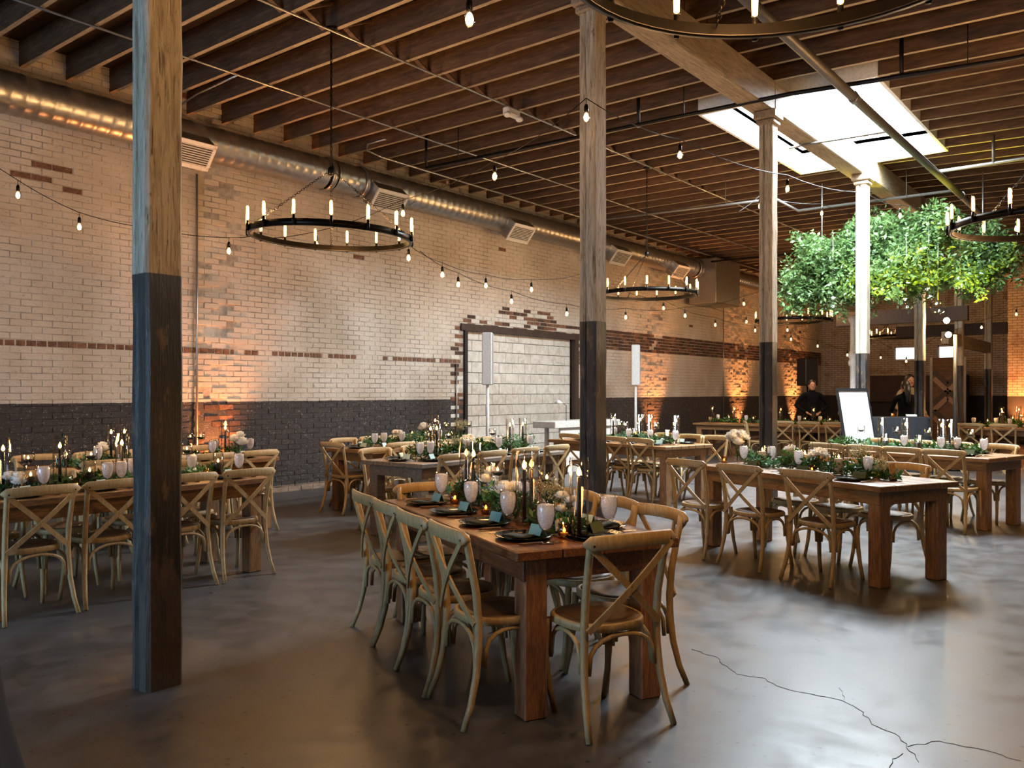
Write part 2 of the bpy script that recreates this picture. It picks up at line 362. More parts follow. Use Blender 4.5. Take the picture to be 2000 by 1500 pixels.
# long brick wall on the left: bricks are geometry
wl = tag(MB().build('wall_left', M['mortar']), kind='structure')
OPX0, OPX1, OPZ = 11.50, 15.0, 2.56
g = MB()
for (a, b, z0, z1) in ((X0, OPX0-.08, 0, 5.6), (OPX1+.08, X1+.3, 0, 5.6), (OPX0-.08, OPX1+.08, OPZ+.09, 5.6)):
    g.box(((a+b)/2, Y1+.156, (z0+z1)/2), (b-a, .3, z1-z0))
wl.data = g.mesh('wall_left', M['paint_joint'])
def exposed_near_opening(x, z):
    if z < OPZ+.08: return OPX0-.32 < x < OPX0 or (OPX1 < x < OPX1+.28 and z > 1.9)
    h = z-OPZ-.08; c_ = (OPX0+OPX1)/2+.1; dx = abs(x-c_)
    return (h < .10 and OPX0-.15 < x < OPX1+.5) or (h < .24 and OPX0-.05 < x < OPX1+.3) or (h < .45 and dx < 1.05-.9*(h-.2)) 
BL, BH, PX_, PZ = .2185, .0685, .225, .075
bm_ = [MB(), MB(), MB(), MB()]     # paint, brick, dark, white-on-exposed
mb = MB(); mb.box((0, .03, 0), (BL, .06, BH), bev=.004); brick_me = {}
for k, mm in enumerate((M['paint'], M['brick'], M['brick_dark'], M['block'])): brick_me[k] = mb.mesh('brick', mm)
rr = random.Random(5); singles = 0
rows = int(5.55/PZ)
for j in range(rows):
    z = .006+PZ*(j+.5)
    hdr = (j == 26)
    L = BL if not hdr else .10; pitch = PX_ if not hdr else .1125
    n = int((X1-X0)/pitch)+1
    for i in range(n):
        x = X0+pitch*(i+(.5 if j % 2 else 0))
        if x < 3.2 and not hdr and x > -3 and rr.random() < 0: continue
        if x < 3.0: continue
        if OPX0-.09 < x < OPX1+.09 and z < OPZ+.10: continue
        l2 = L
        rough = 1.0
        for (p0, p1) in ((6.05, 6.75), (17.9, 18.9), (22.9, 24.3), (27.3, 28.8)):
            if p0 < x < p1: rough = 2.6
        dy = rr.uniform(-.004, .004)*rough; k = 0
        if exposed_near_opening(x, z): k = 3 if rr.random() < .38 else (1 if rr.random() < .7 else 2)
        elif hdr and x < 11.3 and not (8.9 < x < 9.4): k = 1 if rr.random() < .85 else 0
        elif x > 15.4 and 2.44 < z < 2.84: k = 2 if rr.random() < .7 else 1
        elif (x, z) and 4.05 < x+((j % 2)*.1) < 4.75 and j in (50, 51, 53) and rr.random() < .8: k = 1
        elif 6.1 < x < 6.8 and z < 1.3: k = 2 if rr.random() < .55 else 1
        elif z > 1.4 and rr.random() < .0015: k = 1
        if 3.85 < x < 6.1 and 14 < j < 50 and singles < 300 and not hdr and (j % 4 or x < 4.6):
            singles += 1; mobj('brick', brick_me[k], wl, (x, Y1+dy, z), (0, rr.uniform(-.01, .01), rr.uniform(-.006, .006)))
        else:
            h = BH/2; q = .004; y = Y1+dy; l3 = l2/2+rr.uniform(-.003, .003); t_ = rr.uniform(-.002, .002)
            vs = [(x-l3, y+.02, z-h), (x+l3, y+.02, z-h), (x+l3, y+.02, z+h), (x-l3, y+.02, z+h),
                  (x-l3+q, y+t_, z-h+q), (x+l3-q, y-t_, z-h+q), (x+l3-q, y-t_, z+h-q), (x-l3+q, y+t_, z+h-q)]
            bm_[k].add(vs, [(4, 5, 6, 7), (0, 1, 5, 4), (1, 2, 6, 5), (2, 3, 7, 6), (3, 0, 4, 7)])
for k, (b_, mm) in enumerate(zip(bm_, (M['paint'], M['brick'], M['brick_dark'], M['block']))):
    tag(b_.build('brickwork', mm, wl), kind='stuff')
# blocked-up doorway in the wall
blk = MB(); blk.box((0, .05, 0), (.392, .1, .192), bev=.006); blk_me = blk.mesh('concrete_block', M['block'])
half = MB(); half.box((0, .05, 0), (.192, .1, .192), bev=.006); half_me = half.mesh('concrete_block', M['block'])
gb = MB(); gb.box(((OPX0+OPX1)/2, Y1+.22, OPZ/2), (OPX1-OPX0+.2, .08, OPZ+.2)); gb.build('block_mortar', M['mortar'], wl)
for j in range(13):
    x = OPX0+.03; z = .1+.2*j
    if z+.1 > OPZ+.08: break
    if j % 2: mobj('concrete_block', half_me, wl, (x+.1, Y1+.07, z)); x += .2
    while x < OPX1-.15:
        if x+.4 > OPX1+.02: mobj('concrete_block', half_me, wl, (x+.1, Y1+.07, z)); break
        mobj('concrete_block', blk_me, wl, (x+.2, Y1+.07+rr.uniform(-.003, .003), z), (0, rr.uniform(-.006, .006), 0)); x += .4
for (x, wd) in ((OPX0-.045, .08), (OPX1+.04, .13)):
    q = MB(); q.box((x, Y1+.01, OPZ/2), (wd, .1, OPZ)); q.build('door_jamb', M['dark_timber'] if wd > .1 else M['black_matte'], wl)
q = MB(); q.box(((OPX0+OPX1)/2, Y1+.01, OPZ+.06), (OPX1-OPX0+.35, .1, .12)); q.build('door_lintel', M['dark_timber'], wl)
# other walls
def wallbox(name, c, d, m): b = MB(); b.box(c, d, 0); return tag(b.build(name, m), kind='structure')
WX = X1
# far wall with two windows
wf = tag(MB().build('wall_far', M['farwall']), kind='structure'); b = MB()
wins = []
for (pa, pb, ya, yb) in ((1746, 1801, 676, 704), (1831, 1868, 676, 703)):
    def aX(px, py, x=WX): k = (px-1000)/FPX; return at(px, py, x/(CT+k*ST))
    A = aX(pa, yb); B = aX(pb, ya); wins.append((B.y, A.y, A.z, B.z))
ys = sorted([(a, c) for a, c, _, _ in wins]); z0w, z1w = wins[0][2], wins[0][3]
seg = [Y0]+[v for p in ys for v in p]+[Y1+.3]
for i in range(0, len(seg), 2): b.box((WX+.15, (seg[i]+seg[i+1])/2, 2.8), (.3, seg[i+1]-seg[i], 5.6))
for a, c in ys:
    b.box((WX+.15, (a+c)/2, z0w/2), (.3, c-a, z0w)); b.box((WX+.15, (a+c)/2, (z1w+5.6)/2), (.3, c-a, 5.6-z1w))
wf.data = b.mesh('wall_far', M['farwall'])
M['frosted'] = glass('window_glass', (1, 1, 1, 1), .05)
for i, (a, c) in enumerate(ys):
    r = tag(empty('window_%d' % (i+1), (WX, (a+c)/2, (z0w+z1w)/2)), kind='structure'); wd = c-a; h = z1w-z0w
    f = MB()
    for (cc, dd) in (((.1, 0, h/2-.02), (.06, wd, .04)), ((.1, 0, -h/2+.02), (.06, wd, .04)), ((.1, wd/2-.02, 0), (.06, .04, h)), ((.1, -wd/2+.02, 0), (.06, .04, h))): f.box(cc, dd)
    f.build('window_frame', M['white_metal'], r); p = MB(); p.box((.1, 0, 0), (.006, wd-.08, h-.08)); p.build('pane', M['frosted'], r)
# dark roller shutter section and low dark partition at the far wall
b = MB(); b.box((WX-.08, 6.9, 1.55), (.1, 3.2, .9)); tag(b.build('timber_partition', M['dark_timber']), 'low dark brown timber partition along the far wall', 'partition', kind='structure')
# walls behind the camera with the daylight doorways
b = MB(); dy0, dy1, dz = 3.9, 7.3, 2.85
b.box((X0-.15, (Y0+dy0)/2, 2.8), (.3, dy0-Y0, 5.6)); b.box((X0-.15, (dy1+Y1)/2, 2.8), (.3, Y1-dy1+.6, 5.6)); b.box((X0-.15, (dy0+dy1)/2, (dz+5.6)/2), (.3, dy1-dy0, 5.6-dz))
tag(b.build('wall_back', M['farwall']), kind='structure')
b = MB(); b.box(((X0+X1)/2, Y0-.15, 2.8), (X1-X0+.6, .3, 5.6))
tag(b.build('wall_right', M['farwall']), kind='structure')
# ceiling: deck, joists, bridging, skylight shaft
ce = tag(MB().build('ceiling', M['deck']), kind='structure'); b = MB()
DT = JB+.29
def deck(xa, xb, ya, yb):
    vs = [(xa, ya, DT+roofdrop(ya)), (xb, ya, DT+roofdrop(ya)), (xb, yb, DT+roofdrop(yb)), (xa, yb, DT+roofdrop(yb))]
    b.add(vs+[(p[0], p[1], p[2]+.06) for p in vs], [(3, 2, 1, 0), (4, 5, 6, 7), (0, 1, 5, 4), (1, 2, 6, 5), (2, 3, 7, 6), (3, 0, 4, 7)])
sx0, sx1, sy0, sy1 = SKY
for (ya, yb) in ((Y0-.3, sy0), (sy0, 3.8), (3.8, sy1), (sy1, Y1+.3)):
    if ya >= sy0 and yb <= sy1: deck(X0-.3, sx0, ya, yb); deck(sx1, X1+.3, ya, yb)
    else: deck(X0-.3, X1+.3, ya, yb)
ce.data = b.mesh('ceiling', M['deck'])
M['shaft'] = plain('shaft_white', 'e6e6e2', .6)
sh = MB()
for (c_, d_) in ((((sx0+sx1)/2, sy0-.02, 5.3), (sx1-sx0+.08, .04, .56)), (((sx0+sx1)/2, sy1+.02, 5.3), (sx1-sx0+.08, .04, .56)), ((sx0-.02, (sy0+sy1)/2, 5.3), (.04, sy1-sy0, .56)), ((sx1+.02, (sy0+sy1)/2, 5.3), (.04, sy1-sy0, .56))): sh.box(c_, d_)
sh.build('skylight_curb', M['shaft'], ce)
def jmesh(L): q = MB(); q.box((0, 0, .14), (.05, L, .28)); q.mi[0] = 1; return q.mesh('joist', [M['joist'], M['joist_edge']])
def addj(x, ya, yb, slope):
    L = yb-ya; key = (round(L, 2), slope)
    if key not in JM: JM[key] = jmesh(L)
    zz = JB if not slope else JB-.03*(3.8-(ya+yb)/2)
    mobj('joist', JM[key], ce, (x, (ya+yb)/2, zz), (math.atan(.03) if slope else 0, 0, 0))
JM = {}
x = 4.50-.506*17; xs = []
while x < X1: xs.append(x); x += .506
for x in xs:
    if sx0-.03 < x < sx1+.03: addj(x, sy1+.04, Y1+.1, False); addj(x, Y0-.1, sy0-.04, True)
    else: addj(x, 3.77, Y1+.1, False); addj(x, Y0-.1, 3.77, True)
br = MB(); br.strip([(-.225, 0, .03), (.225, 0, .25)], .06, .018, 0, (0, 0, 1)); br_me = br.mesh('bridging', M['joist'])
for i, x in enumerate(xs[8:-2]):
    mobj('bridging', br_me, ce, (x+.253, 6.60, JB)); mobj('bridging', br_me, ce, (x+.253, 6.72, JB), (0, 0, PI))
# main beam and columns
BY0, BY1, BZ = 3.64, 3.90, 4.70
xc = [2.09, 5.76, 9.46, 13.1, 16.8, 20.5, 24.2]; yc = [3.87, 3.68, 3.64, 3.60, 3.62, 3.64, 3.64]
for i, (a, c) in enumerate(zip([-3.9]+[v+.1 for v in xc], [v+.1 for v in xc]+[X1-.05])):
    q = MB(); q.box(((a+c)/2, (BY0+BY1)/2, (BZ+JB)/2), (c-a-.012, BY1-BY0, JB-BZ), bev=.012)
    tag(q.build('timber_beam', M['beam']), 'long pale timber beam length carried by %s' % (['the wall behind and the nearest post', 'the nearest post and the middle post', 'the middle post and the post under the skylight', 'the two posts under the skylight', 'the bright skylit post and the post behind it', 'two far posts behind the leafy cloud', 'two dim posts at the far right', 'the farthest post and the far wall'][min(i, 7)]), 'beam', 'ceiling beam lengths over the posts', 'structure')
plabel = ['thick peeling timber post nearest the camera, white above black', 'timber post behind the nearest table, white above black, bulb glowing near its top', 'slim timber post left of the skylight with dark painted base', 'post blazing white under the skylight in front of the leafy cloud', 'brown timber post behind the black-draped bar table', 'dim timber post carrying the low pale header beam', 'farthest visible dark-based timber post by the uplit brick', 'timber post hidden at the far end of the row']
for i, (x, y) in enumerate(zip(xc, yc)):
    q = MB(); ww, dd = (.185, .16) if i else (.19, .155)
    rq = random.Random(20+i)
    H_ = BZ-.1
    def wob(cx, cy_, sx, sy, seg=18):
        vs = []; k = .012
        for s_ in range(seg+1):
            z = H_*s_/seg; jx, jy = rq.uniform(-.003, .003), rq.uniform(-.003, .003); e = k+rq.uniform(0, .008)
            for (px, py) in ((-sx+e, -sy), (sx-e, -sy), (sx, -sy+e), (sx, sy-e), (sx-e, sy), (-sx+e, sy), (-sx, sy-e), (-sx, -sy+e)): vs.append((cx+px+jx, cy_+py+jy, z))
        fs = [tuple(range(7, -1, -1)), tuple(range(seg*8, seg*8+8))]
        for s_ in range(seg):
            for j in range(8): r_ = (j+1) % 8; fs.append((s_*8+j, s_*8+r_, s_*8+8+r_, s_*8+8+j))
        q.add(vs, fs)
    wob(ww/2, dd*.31, ww/2, dd*.31); wob(ww/2-.002, dd*.31+dd*.5+.002, ww/2-.004, dd*.18)
    r = empty('column', (x, y, 0), 0, plabel[i], 'post', None, 'structure')
    q.build('post_shaft', M['post'], r)
    c_ = MB(); c_.box((ww/2, dd/2, H_+.05), (ww+.10, dd+.10, .10), bev=.015); c_.box((ww/2, dd/2, H_-.03), (ww+.05, dd+.05, .06), bev=.015); c_.build('capital', M['beam'], r)
# low header beam between two far posts
q = MB(); q.box(((19.2+24.3)/2, 3.72, 2.56), (5.2, .14, .26), bev=.01); tag(q.build('header_beam', M['beam']), 'low pale header beam spanning between far posts at right', 'beam', kind='structure')
q = MB(); q.box((24.3, 4.6, 3.05), (.16, 2.6, .3)); q.box((19.2, 4.6, 3.05), (.16, 2.6, .3)); tag(q.build('cross_beam', M['dark_timber']), 'pair of dark cross timbers over the header beam at far right', 'beam', kind='structure')
# ------------------------------------------------------------------ services under the ceiling
def pipe(name, pts, r, m, label, cat='pipe', n=8, kids=()):
    q = MB(); q.tube(pts, r, n); o = tag(q.build(name, m), label, cat)
    for (nm, P, r2) in kids: k = MB(); k.tube(P, r2, 6); k.build(nm, m, o)
    return o
CZ = 5.02
pipe('conduit', [(X0, 8.3, CZ), (30, 8.3, CZ)], .012, M['conduit'], 'thin white conduit under the joists, nearest the silver duct')
pipe('conduit', [(X0, 6.55, CZ), (30, 6.55, CZ)], .012, M['conduit'], 'thin white conduit running past the chandelier ceiling plates')
pipe('conduit', [(8.25, 8.75, CZ), (8.22, 9.1, CZ-.01), (8.35, 9.28, CZ-.04), (8.7, 9.33, CZ-.06), (12, 9.33, CZ-.08), (28, 9.33, CZ-.1)], .016, M['conduit'], 'bent white conduit turning along the top of the duct')
pipe('conduit', [(5.55, 8.3, CZ), (5.6, 9.2, CZ), (5.6, 9.6, CZ-.06), (5.6, 9.75, CZ-.22)], .011, M['conduit'], 'short curved conduit dropping to the duct by the nearest post')
for x, lb in ((6.12, 'vertical grey conduit down the brick wall beside the nearest uplight'), (15.5, 'vertical conduit on the wall behind the middle post'), (22.5, 'vertical conduit on the wall between two far uplights'), (11.2, 'white vertical conduit left of the blocked-up doorway')):
    pipe('wall_conduit', [(x, Y1-.03, .05 if x != 11.2 else .5), (x, Y1-.03, 4.3 if x != 11.2 else 1.95)], .014, M['conduit'], lb)
def hanger(x, y, z, up): return ('hanger_rod', [(x, y, z), (x, y, up)], .006)
pipe('sprinkler_pipe', [(8.9, 8.6, 4.72), (9.1, 3.3, 4.70), (9.35, 1.3, 4.66), (9.6, -3, 4.6)], .024, M['pipe'], 'black sprinkler pipe crossing below the joists left of the skylight', kids=[('riser', [(8.9, 8.6, 4.72), (8.9, 8.6, 5.2)], .02), ('riser', [(9.13, 5.2, 4.71), (9.13, 5.2, 5.15)], .022), ('riser', [(9.25, 2.2, 4.68), (9.25, 2.2, 5.12)], .022), hanger(8.93, 8.0, 4.72, 5.3), hanger(9.16, 4.6, 4.7, 5.3), hanger(9.28, 1.6, 4.68, 5.3)])
pipe('main_pipe', [(3, 2.72, 4.62), (10, 2.70, 4.6), (10.02, 2.70, 4.6), (30, 2.64, 4.55)], .05, M['pipe_grey'], 'thick grey sprinkler main running beneath the skylight', n=12, kids=[('coupling', [(9.3, 2.70, 4.6), (9.42, 2.70, 4.6)], .062), ('coupling', [(15.0, 2.68, 4.59), (15.12, 2.68, 4.59)], .062)])
pipe('sprinkler_pipe', [(14.65, 2.7, 4.6), (14.6, 5.15, 4.6), (13.55, 5.15, 4.62), (13.5, 9, 4.7)], .024, M['pipe_grey'], 'pale branch pipe with a dog-leg beyond the skylight', kids=[hanger(13.5, 6.0, 4.65, 5.3), hanger(14.6, 3.4, 4.6, 5.3)])
pipe('sprinkler_pipe', [(13.5, 2.72, 4.66), (13.45, 1.2, 4.66), (13.4, -2, 4.6)], .024, M['pipe_grey'], 'branch pipe heading right from the grey main', kids=[('riser', [(13.47, 2.0, 4.66), (13.47, 2.0, 5.05)], .022), hanger(13.46, 1.4, 4.66, 5.2)])
pipe('sprinkler_pipe', [(10.9, 2.72, 4.62), (10.95, 3.78, 4.66), (11.0, 4.0, 4.66)], .016, M['pipe_grey'], 'short sprinkler arm seen against the bright skylight', kids=[hanger(10.97, 3.85, 4.66, 5.4)])
pipe('sprinkler_pipe', [(19.5, 3.2, 4.66), (19.4, 9, 4.66)], .024, M['pipe'], 'far black sprinkler pipe near the duct plenum', kids=[('riser', [(19.4, 7.5, 4.72), (19.4, 7.5, 5.1)], .02)])
# camera / exit light on the conduit
q = MB(); q.box((0, 0, 0), (.26, .10, .10), bev=.02); o = q.build('emergency_light', M['white_metal'], None, (8.25, 6.5, 4.93)); tag(o, 'small white twin-head emergency light on the ceiling conduit', 'light fitting')
for s_ in (-1, 1): k = MB(); k.ball((0, 0, 0), (.05, .05, .035), 10); k.build('lamp_head', M['white_metal'], o, (s_*.12, -.03, -.06))
# spiral duct
DY, DZ_, DR = 9.72, 4.62, .225
def ductmesh(L):
    q = MB(); n = 20; vs = []; k = 0; x = 0
    while x <= L:
        for (dx, rr_) in ((0, DR), (.02, DR+.006), (.04, DR)):
            for j in range(n): a = 2*PI*j/n; vs.append((x+dx, math.cos(a)*rr_, math.sin(a)*rr_))
            k += 1
        x += .15
    fs = []
    for i in range(k-1):
        for j in range(n): r_ = (j+1) % n; fs.append((i*n+j, i*n+r_, i*n+n+r_, i*n+n+j))
    q.add(vs, fs, 0, True); return q
dr = empty('spiral_duct', (X0, DY, DZ_), 0, 'long silver spiral duct running along the top of the brick wall', 'duct')
ductmesh(11.9).build('duct_section', M['duct'], dr); ductmesh(11.8).build('duct_section', M['duct'], dr, (12.05, 0, 0)); ductmesh(10.8).build('duct_section', M['duct'], dr, (24.0, 0, 0))
for x in (11.97, 23.9, 12.6): q = MB(); q.lathe([(DR+.004, -.04), (DR+.022, -.04), (DR+.022, .04), (DR+.004, .04)], 20, X=Matrix.Rotation(PI/2, 4, 'Y')); q.build('duct_collar', M['duct'], dr, (x, 0, 0))
def diffuser():
    r = empty('air_diffuser'); a = math.radians(50)
    X = Matrix.Rotation(-a, 4, 'X')
    q = MB(); q.box((0, 0, -.02), (.60, .34, .20), 0, X); q.build('diffuser_box', M['duct'], r)
    q = MB()
    for (c_, d_) in (((0, .155, -.125), (.64, .05, .02)), ((0, -.155, -.125), (.64, .05, .02)), ((.3, 0, -.125), (.04, .30, .02)), ((-.3, 0, -.125), (.04, .30, .02))): q.box(c_, d_, 0, X)
    q.build('grille_frame', M['white_metal'], r)
    q = MB(); q.box((0, 0, -.122), (.58, .28, .004), 0, X); q.build('grille_back', M['grille_dark'], r)
    sl = MB(); sl.box((0, 0, 0), (.57, .006, .014)); me = sl.mesh('grille_slat', M['white_metal'])
    for i in range(9):
        p = X @ Vector((0, -.12+.03*i, -.13)); mobj('grille_slat', me, r, p, (-a+.5, 0, 0))
    return r
DP = Proto(diffuser)
for i, x in enumerate((5.62, 8.95, 12.25, 15.8, 18.6)):
    DP.place((x, DY-.20, DZ_-.19), 0, 'white louvred air diffuser under the duct, %s from the nearest post' % ORD[i], 'air vent', 'diffusers along the duct')
q = MB(); q.box((0, 0, 0), (1.5, .75, 1.15), bev=.01); o = q.build('duct_plenum', M['duct'], None, (20.8, 9.55, 4.3)); tag(o, 'boxy grey sheet-metal plenum interrupting the duct', 'duct')
# ------------------------------------------------------------------ chairs
def chair():
    r = empty('crossback_chair')
    def outline(sc_, z, n=28):
        P = []
        for i in range(n):
            a = 2*PI*i/n; ca, sa = math.cos(a), math.sin(a); e = 2.6
            k = (abs(ca)**e+abs(sa)**e)**(-1/e); x, y = ca*k*.205, sa*k*.195
            x *= 1-.10*(1-(y+.195)/.39)
            P.append((x*sc_, y*sc_, z))
        return P
    q = MB(); n = 28; L = [outline(.93, .415), outline(1, .42), outline(1, .446), outline(.97, .454), outline(.9, .454), outline(.9, .42)]
    fs = [(i*n+j, i*n+(j+1) % n, (i+1)*n+(j+1) % n, (i+1)*n+j) for i in range(5) for j in range(n)]+[(5*n+j, 5*n+(j+1) % n, (j+1) % n, j) for j in range(n)]
    q.add([p for l in L for p in l], fs, 0, True); q.build('seat_frame', M['oak'], r)
    q = MB(); L = [outline(.9, .44), outline(.9, .456), outline(.6, .452), outline(.02, .449)]
    q.add([p for l in L for p in l], [(i*n+j, i*n+(j+1) % n, (i+1)*n+(j+1) % n, (i+1)*n+j) for i in range(3) for j in range(n)]+[tuple(range(n-1, -1, -1))], 0, True); q.build('seat', M['seat'], r)
    for s in (-1, 1):
        q = MB(); q.tube([(s*.222, -.262, 0), (s*.210, -.222, .10), (s*.200, -.193, .22), (s*.193, -.180, .34), (s*.190, -.178, .45), (s*.192, -.190, .58), (s*.196, -.214, .70), (s*.200, -.236, .80), (s*.200, -.240, .835)], [.0135, .015, .0165, .018, .018, .0175, .0165, .016, .013], 10)
        q.build('back_leg', M['oak'], r)
    for s in (-1, 1):
        q = MB(); q.tube([(s*.188, .20, 0), (s*.180, .175, .12), (s*.172, .158, .26), (s*.168, .150, .42)], [.0135, .015, .017, .018], 10); q.build('leg', M['oak'], r)
    # curved top rail
    q = MB(); vs = []; N = 17
    for i in range(N):
        t = -1+2*i/(N-1); x = t*.238; y = -.246-.038*(1-t*t)
        h = .031*(1 if abs(t) < .86 else max(.05, math.sqrt(max(0, 1-((abs(t)-.86)/.145)**2)))); zc = .818+.008*(1-t*t)
        th = .011
        for (a, c_) in ((-1, -.8), (-1, .8), (-.5, 1), (.5, 1), (1, .8), (1, -.8), (.5, -1), (-.5, -1)): vs.append((x, y+a*th, zc+c_*h))
    fs = [tuple(range(7, -1, -1)), tuple((N-1)*8+j for j in range(8))]+[(i*8+j, i*8+(j+1) % 8, i*8+8+(j+1) % 8, i*8+8+j) for i in range(N-1) for j in range(8)]
    q.add(vs, fs, 0, True); q.build('top_rail', M['oak'], r)
    for s in (-1, 1):
        q = MB(); P = []
        for i in range(9):
            t = i/8; x = s*(-.208+.398*t); z = .806-.366*t; y = -.262+.058*t-.018*math.sin(PI*t)+(.006 if s > 0 else -.004)
            P.append((x, y, z))
        q.strip(P, .030, .009, 0, (0, 1, 0)); q.build('cross_slat', M['oak'], r)
    for (x, y, z) in ((0, -.2555, .622), (-.2, -.268, .812), (.2, -.268, .812)):
        q = MB(); q.ball((x, y, z), (.006, .004, .006), 6, 0, None, 4); q.build('bolt', M['pipe'], r)
    def arch(p0, p1, inx, top=.405):
        p0, p1 = Vector(p0), Vector(p1); P = []
        for i in range(11):
            t = i/10; a = PI*t; u = .5-.5*math.cos(a); u = .06+.88*u
            q_ = p0.lerp(p1, u); h = math.sin(a)**.55 if 0 < i < 10 else 0
            P.append((q_.x, q_.y, p0.z+(top-p0.z)*h))
        k = MB(); k.tube(P, .0105, 8); k.build('brace', M['oak'], r)
    arch((-.195, -.185, .25), (.195, -.185, .25), 0); arch((-.168, .155, .25), (.168, .155, .25), 0)
    arch((-.190, -.165, .25), (-.170, .14, .25), 0); arch((.190, -.165, .25), (.170, .14, .25), 0)
    return r
CH = Proto(chair)
def put_chair(fx, fy, face, label, group):   # (fx, fy) = middle of the rear feet, face = direction it looks
    a = math.atan2(face[1], face[0])-PI/2
    l = math.hypot(*face); ux, uy = face[0]/l, face[1]/l
    return CH.place((fx+ux*.25, fy+uy*.25, 0), a, label, 'chair', group)
# ------------------------------------------------------------------ tables
class Table:
    def __init__(s, x, y, ang, L, W, label, top, leg, n=4, key='', H=.76):
        s.o = Vector((x, y)); s.ang = ang; s.L = L; s.W = W; s.H = H; s.key = key
        s.a = Vector((math.cos(ang), math.sin(ang))); s.b = Vector((math.sin(ang), -math.cos(ang)))
        r = s.root = empty('farm_table', (x, y, 0), ang, label, 'table', 'long wooden farm tables')
        rq = random.Random(int(x*100)); y0 = 0; ws = [rq.uniform(.8, 1.2) for _ in range(n)]; tot = sum(ws)
        for i in range(n):
            wd = ws[i]/tot*W; q = MB(); q.box((L/2+rq.uniform(-.004, .004), -(y0+wd/2), H-.022+rq.uniform(-.0008, 0)), (L, wd-.004, .044), bev=.005); q.build('plank', top, r); y0 += wd
        for (c_, d_) in (((L/2, -.085, H-.096), (L-.16, .035, .10)), ((L/2, -(W-.085), H-.096), (L-.16, .035, .10)), ((.072, -W/2, H-.096), (.035, W-.12, .10)), ((L-.072, -W/2, H-.096), (.035, W-.12, .10))):
            q = MB(); q.box(c_, d_, bev=.004); q.build('apron', top, r)
        for (lx, ly) in ((.11, .125), (.11, W-.125), (L-.11, .125), (L-.11, W-.125)):
            q = MB(); q.box((lx, -ly, (H-.046)/2), (.112, .112, H-.046), bev=.006); q.build('leg', leg, r)
    def P(s, a, b): p = s.o+s.a*a+s.b*b; return (p.x, p.y, s.H)
    def a_at(s, px, b):
        lo, hi = -1., s.L+1.; f = lambda a: pxof(*s.P(a, b)[:2])-px
        fl_, fh = f(lo), f(hi)
        for _ in range(40):
            mid = (lo+hi)/2; fm = f(mid)
            if (fm > 0) == (fl_ > 0): lo = mid
            else: hi = mid
        return min(max((lo+hi)/2, .05), s.L-.05)
    def at(s, px, b): return s.P(s.a_at(px, b), b)
a26 = math.radians(63.6)
TF = Table(2.85, 2.22, a26, 1.96, .86, 'reddish-brown plank farm table nearest the camera, fully laid', M['red_wood'], M['leg_red'], 4, 'nearest table')
TR = Table(6.44, 1.68, math.radians(64.2), 2.10, .87, 'farm table right of centre with white orchids and ivory candles', M['orange_wood'], M['leg_orange'], 5, 'orchid table')
TS = Table(9.84, 1.50, math.radians(73.6), 2.15, .90, 'farm table behind the orchid table, in front of the black-draped bar', M['orange_wood'], M['leg_orange'], 5, 'rear skylit table')
TC = Table(9.44, 4.99, math.radians(76.5), 2.25, .93, 'farm table right of the middle post, near the second speaker', M['orange_wood'], M['leg_orange'], 6, 'middle-post table')
TL = Table(2.02, 6.60, 0, 2.14, .86, 'farm table at left, partly behind the nearest post', M['orange_wood'], M['leg_orange'], 4, 'front left table')
TLb = Table(3.25, 8.32, 0, 2.25, .86, 'farm table at left beside the uplit brick wall', M['orange_wood'], M['leg_orange'], 4, 'wall-side left table')
TM = Table(5.75, 6.47, 0, 2.40, .86, 'grey-ended farm table behind the nearest table', M['grey_wood'], M['grey_wood'], 4, 'grey-ended table')
TMb = Table(6.72, 8.22, 0, 2.25, .86, 'farm table beside the wall, left of the blocked-up doorway', M['orange_wood'], M['leg_orange'], 4, 'doorway table')
TH1 = Table(17.15, 5.0, PI/2, 3.4, .85, 'long far table left of the white sign', M['orange_wood'], M['leg_orange'], 4, 'far sign-side table')
TH2 = Table(18.1, .4, PI/2, 2.9, .85, 'long far table crowded with candles at the right edge', M['orange_wood'], M['leg_orange'], 4, 'far right table')
TH3 = Table(20.4, .2, PI/2, 3.0, .85, 'hindmost far table crowded with candles at the right edge', M['orange_wood'], M['leg_orange'], 4, 'hindmost right table')
A = TF.a; B = TF.b
# chairs of the nearest table
for i, p in enumerate([(2.80, 2.575), (2.985, 2.985), (3.19, 3.385), (3.39, 3.79)]):
    put_chair(p[0], p[1], B, 'pale oak cross-back chair, %s from the near end on the left of the nearest table' % ORD[i], 'chairs at the nearest table')
put_chair(3.125, 1.815, (.39, .92), 'cross-back chair at the near end of the nearest table, back to camera', 'chairs at the nearest table')
for i, p in enumerate([(3.90, 2.10), (4.10, 2.48), (4.25, 2.82), (4.42, 3.2)]):
    put_chair(p[0], p[1], -B, 'brown cross-back chair, %s from the near end on the right of the nearest table' % ORD[i], 'chairs at the nearest table')
put_chair(3.99, 3.84, -A, 'cross-back chair at the far end of the nearest table, facing camera', 'chairs at the nearest table')
